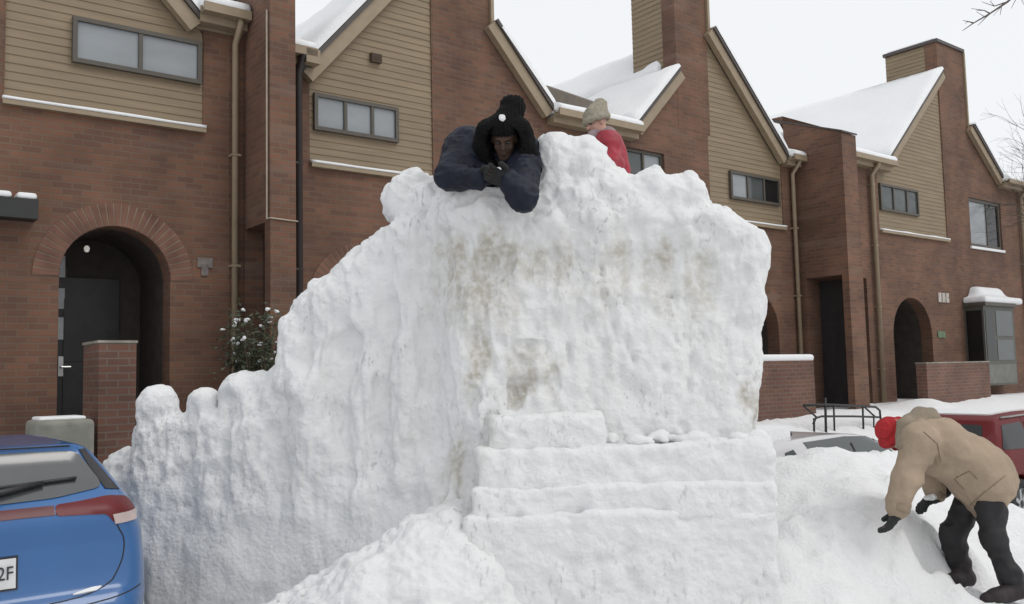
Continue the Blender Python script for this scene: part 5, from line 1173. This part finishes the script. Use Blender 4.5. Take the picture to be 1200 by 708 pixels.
blue.seam('hatch_seam', [(.60, 1.20), (.655, 1.05), (.70, .98), (.695, .88), (.66, .80), (.62, .74), (.45, .69), (0, .685), (-.45, .69), (-.62, .74), (-.66, .80), (-.695, .88), (-.70, .98), (-.655, 1.05), (-.60, 1.20)], 'rear', .004)
blue.panel('bumper_trim', [(-.80, .28), (.80, .28), (.84, .50), (.55, .56), (-.55, .56), (-.84, .50)], 'rear', plain('black_plastic', (.02, .02, .022), .6), rnd=0)
blue.seam('bumper_crease', [(-.80, .70), (-.5, .655), (0, .64), (.5, .655), (.80, .70)], 'rear', .004)
blue.panel('bumper_white_patch', [(.40, .708), (.55, .715), (.58, .735), (.52, .735)], 'rear', M_SNOW, off=.012, step=.03, rnd=1)  # small white patch set on the bumper
for sd, axn in ((1, 'right'), (-1, 'left')):
    blue.panel('side_window', [(.55, 1.20), (1.45, 1.12), (1.45, 1.46), (.80, 1.45)], axn, G_DARK, rnd=1); blue.panel('side_window', [(1.52, 1.11), (2.80, 1.09), (2.25, 1.43), (1.52, 1.46)], axn, G_DARK, rnd=1)
blue.panel('windscreen', [(-.62, 1.12), (.62, 1.12), (.50, 1.43), (-.50, 1.43)], 'front', G_DARK, rnd=1)
blue.seam('roof_edge', [(-.46, 1.495), (0, 1.499), (.46, 1.495)], 'rear', .005)
# red sport wagon at the right, parked along the fronts
def w_red(y, z):
    w = np.interp(z, [.2, .45, .7, 1.0, 1.1, 1.3, 1.55, 1.7], [.78, .85, .86, .85, .83, .77, .68, .60]); return w - .12 * np.clip((.4 - y) / .4, 0, 1) ** 2 - .14 * np.clip((y - 3.2) / .8, 0, 1) ** 2
PR = [(.08, .24), (0, .42), (-.01, .62), (.05, .98), (.10, 1.15), (.30, 1.42), (.34, 1.50), (.6, 1.545), (1.5, 1.575), (2.3, 1.54), (2.6, 1.46), (3.12, 1.10), (3.3, 1.04), (3.75, .94), (3.98, .76), (4.0, .48), (3.95, .27), (3.7, .22), (.4, .22)]
hub = at(1191, 585, 12.5); fr_ = Vector((math.sin(math.radians(53)), math.cos(math.radians(53)), 0)); rr_ = Vector((fr_.y, -fr_.x, 0)); orr = Vector((hub.x, hub.y, 0)) - rr_ * .76 - fr_ * .66; orr.z = hub.z - .40
red = Car('red_wagon', orr, fr_, PR, w_red, plain('red_paint', (.125, .007, .009), .5, var=.06, scale=2, spec=.3), 'dark red wagon parked behind the person in the tan parka, snow on its roof', 4.0, (.66, 3.2), wr=.34, h=.025, k=.08)
for axn in ('left', 'right'):
    red.panel('side_window', [(.24, 1.10), (1.02, 1.08), (1.02, 1.44), (.42, 1.42)], axn, G_DARK, rnd=1); red.panel('side_window', [(1.10, 1.08), (1.95, 1.06), (1.90, 1.45), (1.10, 1.445)], axn, G_DARK, rnd=1); red.panel('side_window', [(2.02, 1.06), (2.95, 1.06), (2.45, 1.40), (1.98, 1.45)], axn, G_DARK, rnd=1)
    red.seam('door_seam', [(1.06, 1.5), (1.06, .9), (1.15, .5), (1.2, .3)], axn, .006); red.seam('door_seam', [(2.0, 1.5), (2.0, .3)], axn, .006); red.panel('sill_trim', [(1.3, .26), (2.9, .26), (2.9, .36), (1.3, .36)], axn, MATS['black_plastic'], rnd=0)
    for hy in (1.3, 2.15): red.seam('door_handle', [(hy, .98), (hy + .18, .985)], axn, .018, off=.012)
    red.seam('roof_rail', [(.5, 1.50), (1.3, 1.52), (2.2, 1.50)], axn, .014, plain('rail_grey', (.25, .24, .24), .4), off=.02)
red.panel('windscreen', [(-.66, 1.12), (.66, 1.12), (.54, 1.44), (-.54, 1.44)], 'front', G_DARK, rnd=1); red.panel('rear_window', [(-.62, 1.12), (.62, 1.12), (.54, 1.42), (-.54, 1.42)], 'rear', G_DARK, rnd=1)
for sd in (-1, 1): red.panel('tail_light', [(sd * .62, .95), (sd * .78, .95), (sd * .75, 1.3), (sd * .64, 1.3)], 'rear', LAMP_R, rnd=1); red.panel('headlight', [(sd * .45, .74), (sd * .72, .76), (sd * .70, .88), (sd * .48, .85)], 'front', LAMP_W, rnd=1)
red.panel('roof_snow', [(-.5, .6), (.5, .6), (.5, 2.2), (-.5, 2.2)], 'top', M_SNOW, off=.02, step=.08, rnd=2)
red.panel('hood_snow', [(-.7, 3.2), (.7, 3.2), (.6, 3.85), (-.6, 3.85)], 'top', M_SNOW, off=.05, step=.08, rnd=2)
# silver car buried behind the bank
def w_sil(y, z):
    w = np.interp(z, [.2, .45, .7, .9, 1.0, 1.2, 1.45], [.78, .84, .86, .85, .82, .72, .58]); return w - .12 * np.clip((.5 - y) / .5, 0, 1) ** 2 - .12 * np.clip((y - 3.1) / .7, 0, 1) ** 2
PS = [(.08, .24), (0, .42), (0, .62), (.06, .90), (.2, 1.0), (.55, 1.36), (.75, 1.42), (1.3, 1.46), (2.0, 1.45), (2.35, 1.38), (2.98, 1.0), (3.2, .96), (3.6, .86), (3.78, .7), (3.8, .45), (3.75, .27), (3.5, .22), (.4, .22)]
wt = at(962, 509, 9.5); os_ = Vector((wt.x, wt.y, 0)) - D * 2.25; os_ += N * -.05; os_.z = wt.z - 1.40
sil = Car('silver_hatchback', os_, D, PS, w_sil, car_paint('silver_paint', (.52, .51, .52)), 'pale silver car mostly hidden behind the snow bank right of the sculpture', 3.8, (.75, 3.05), wr=.30, h=.02, k=.04)
for axn in ('left', 'right'):
    sil.panel('side_window', [(1.30, 1.0), (2.80, 1.0), (2.30, 1.40), (1.8, 1.425), (1.12, 1.41)], axn, G_MID, rnd=0); sil.panel('side_window', [(.62, 1.02), (1.05, 1.0), (.92, 1.36), (.78, 1.34)], axn, G_MID, rnd=0)
    sil.seam('door_seam', [(1.85, 1.36), (1.85, 1.0)], axn, .014, off=.004)
sil.panel('windscreen', [(-.62, 1.03), (.62, 1.03), (.50, 1.36), (-.50, 1.36)], 'front', G_DARK, rnd=1); sil.panel('rear_window', [(-.58, 1.03), (.58, 1.03), (.48, 1.34), (-.48, 1.34)], 'rear', G_DARK, rnd=1)
for sd in (-1, 1): sil.panel('tail_light', [(sd * .5, .8), (sd * .7, .8), (sd * .68, .95), (sd * .52, .95)], 'rear', LAMP_R, rnd=1)
sil.panel('hood_snow', [(-.6, 3.05), (.6, 3.05), (.5, 3.6), (-.5, 3.6)], 'top', M_SNOW, off=.04, step=.08, rnd=2)
sil.panel('roof_snow', [(-.5, .6), (.45, .6), (.42, 1.25), (-.5, 1.25)], 'top', M_SNOW, off=.10, step=.08, rnd=2)
hh, nn = sil.hit(.3, 1.35, 'top'); MB().tube([hh, hh + Vector((0, -.05, .06)), hh + Vector((0, -.09, .075))], [.03, .02, .008], 6).build('antenna', M_BLACK, sil.e, True)
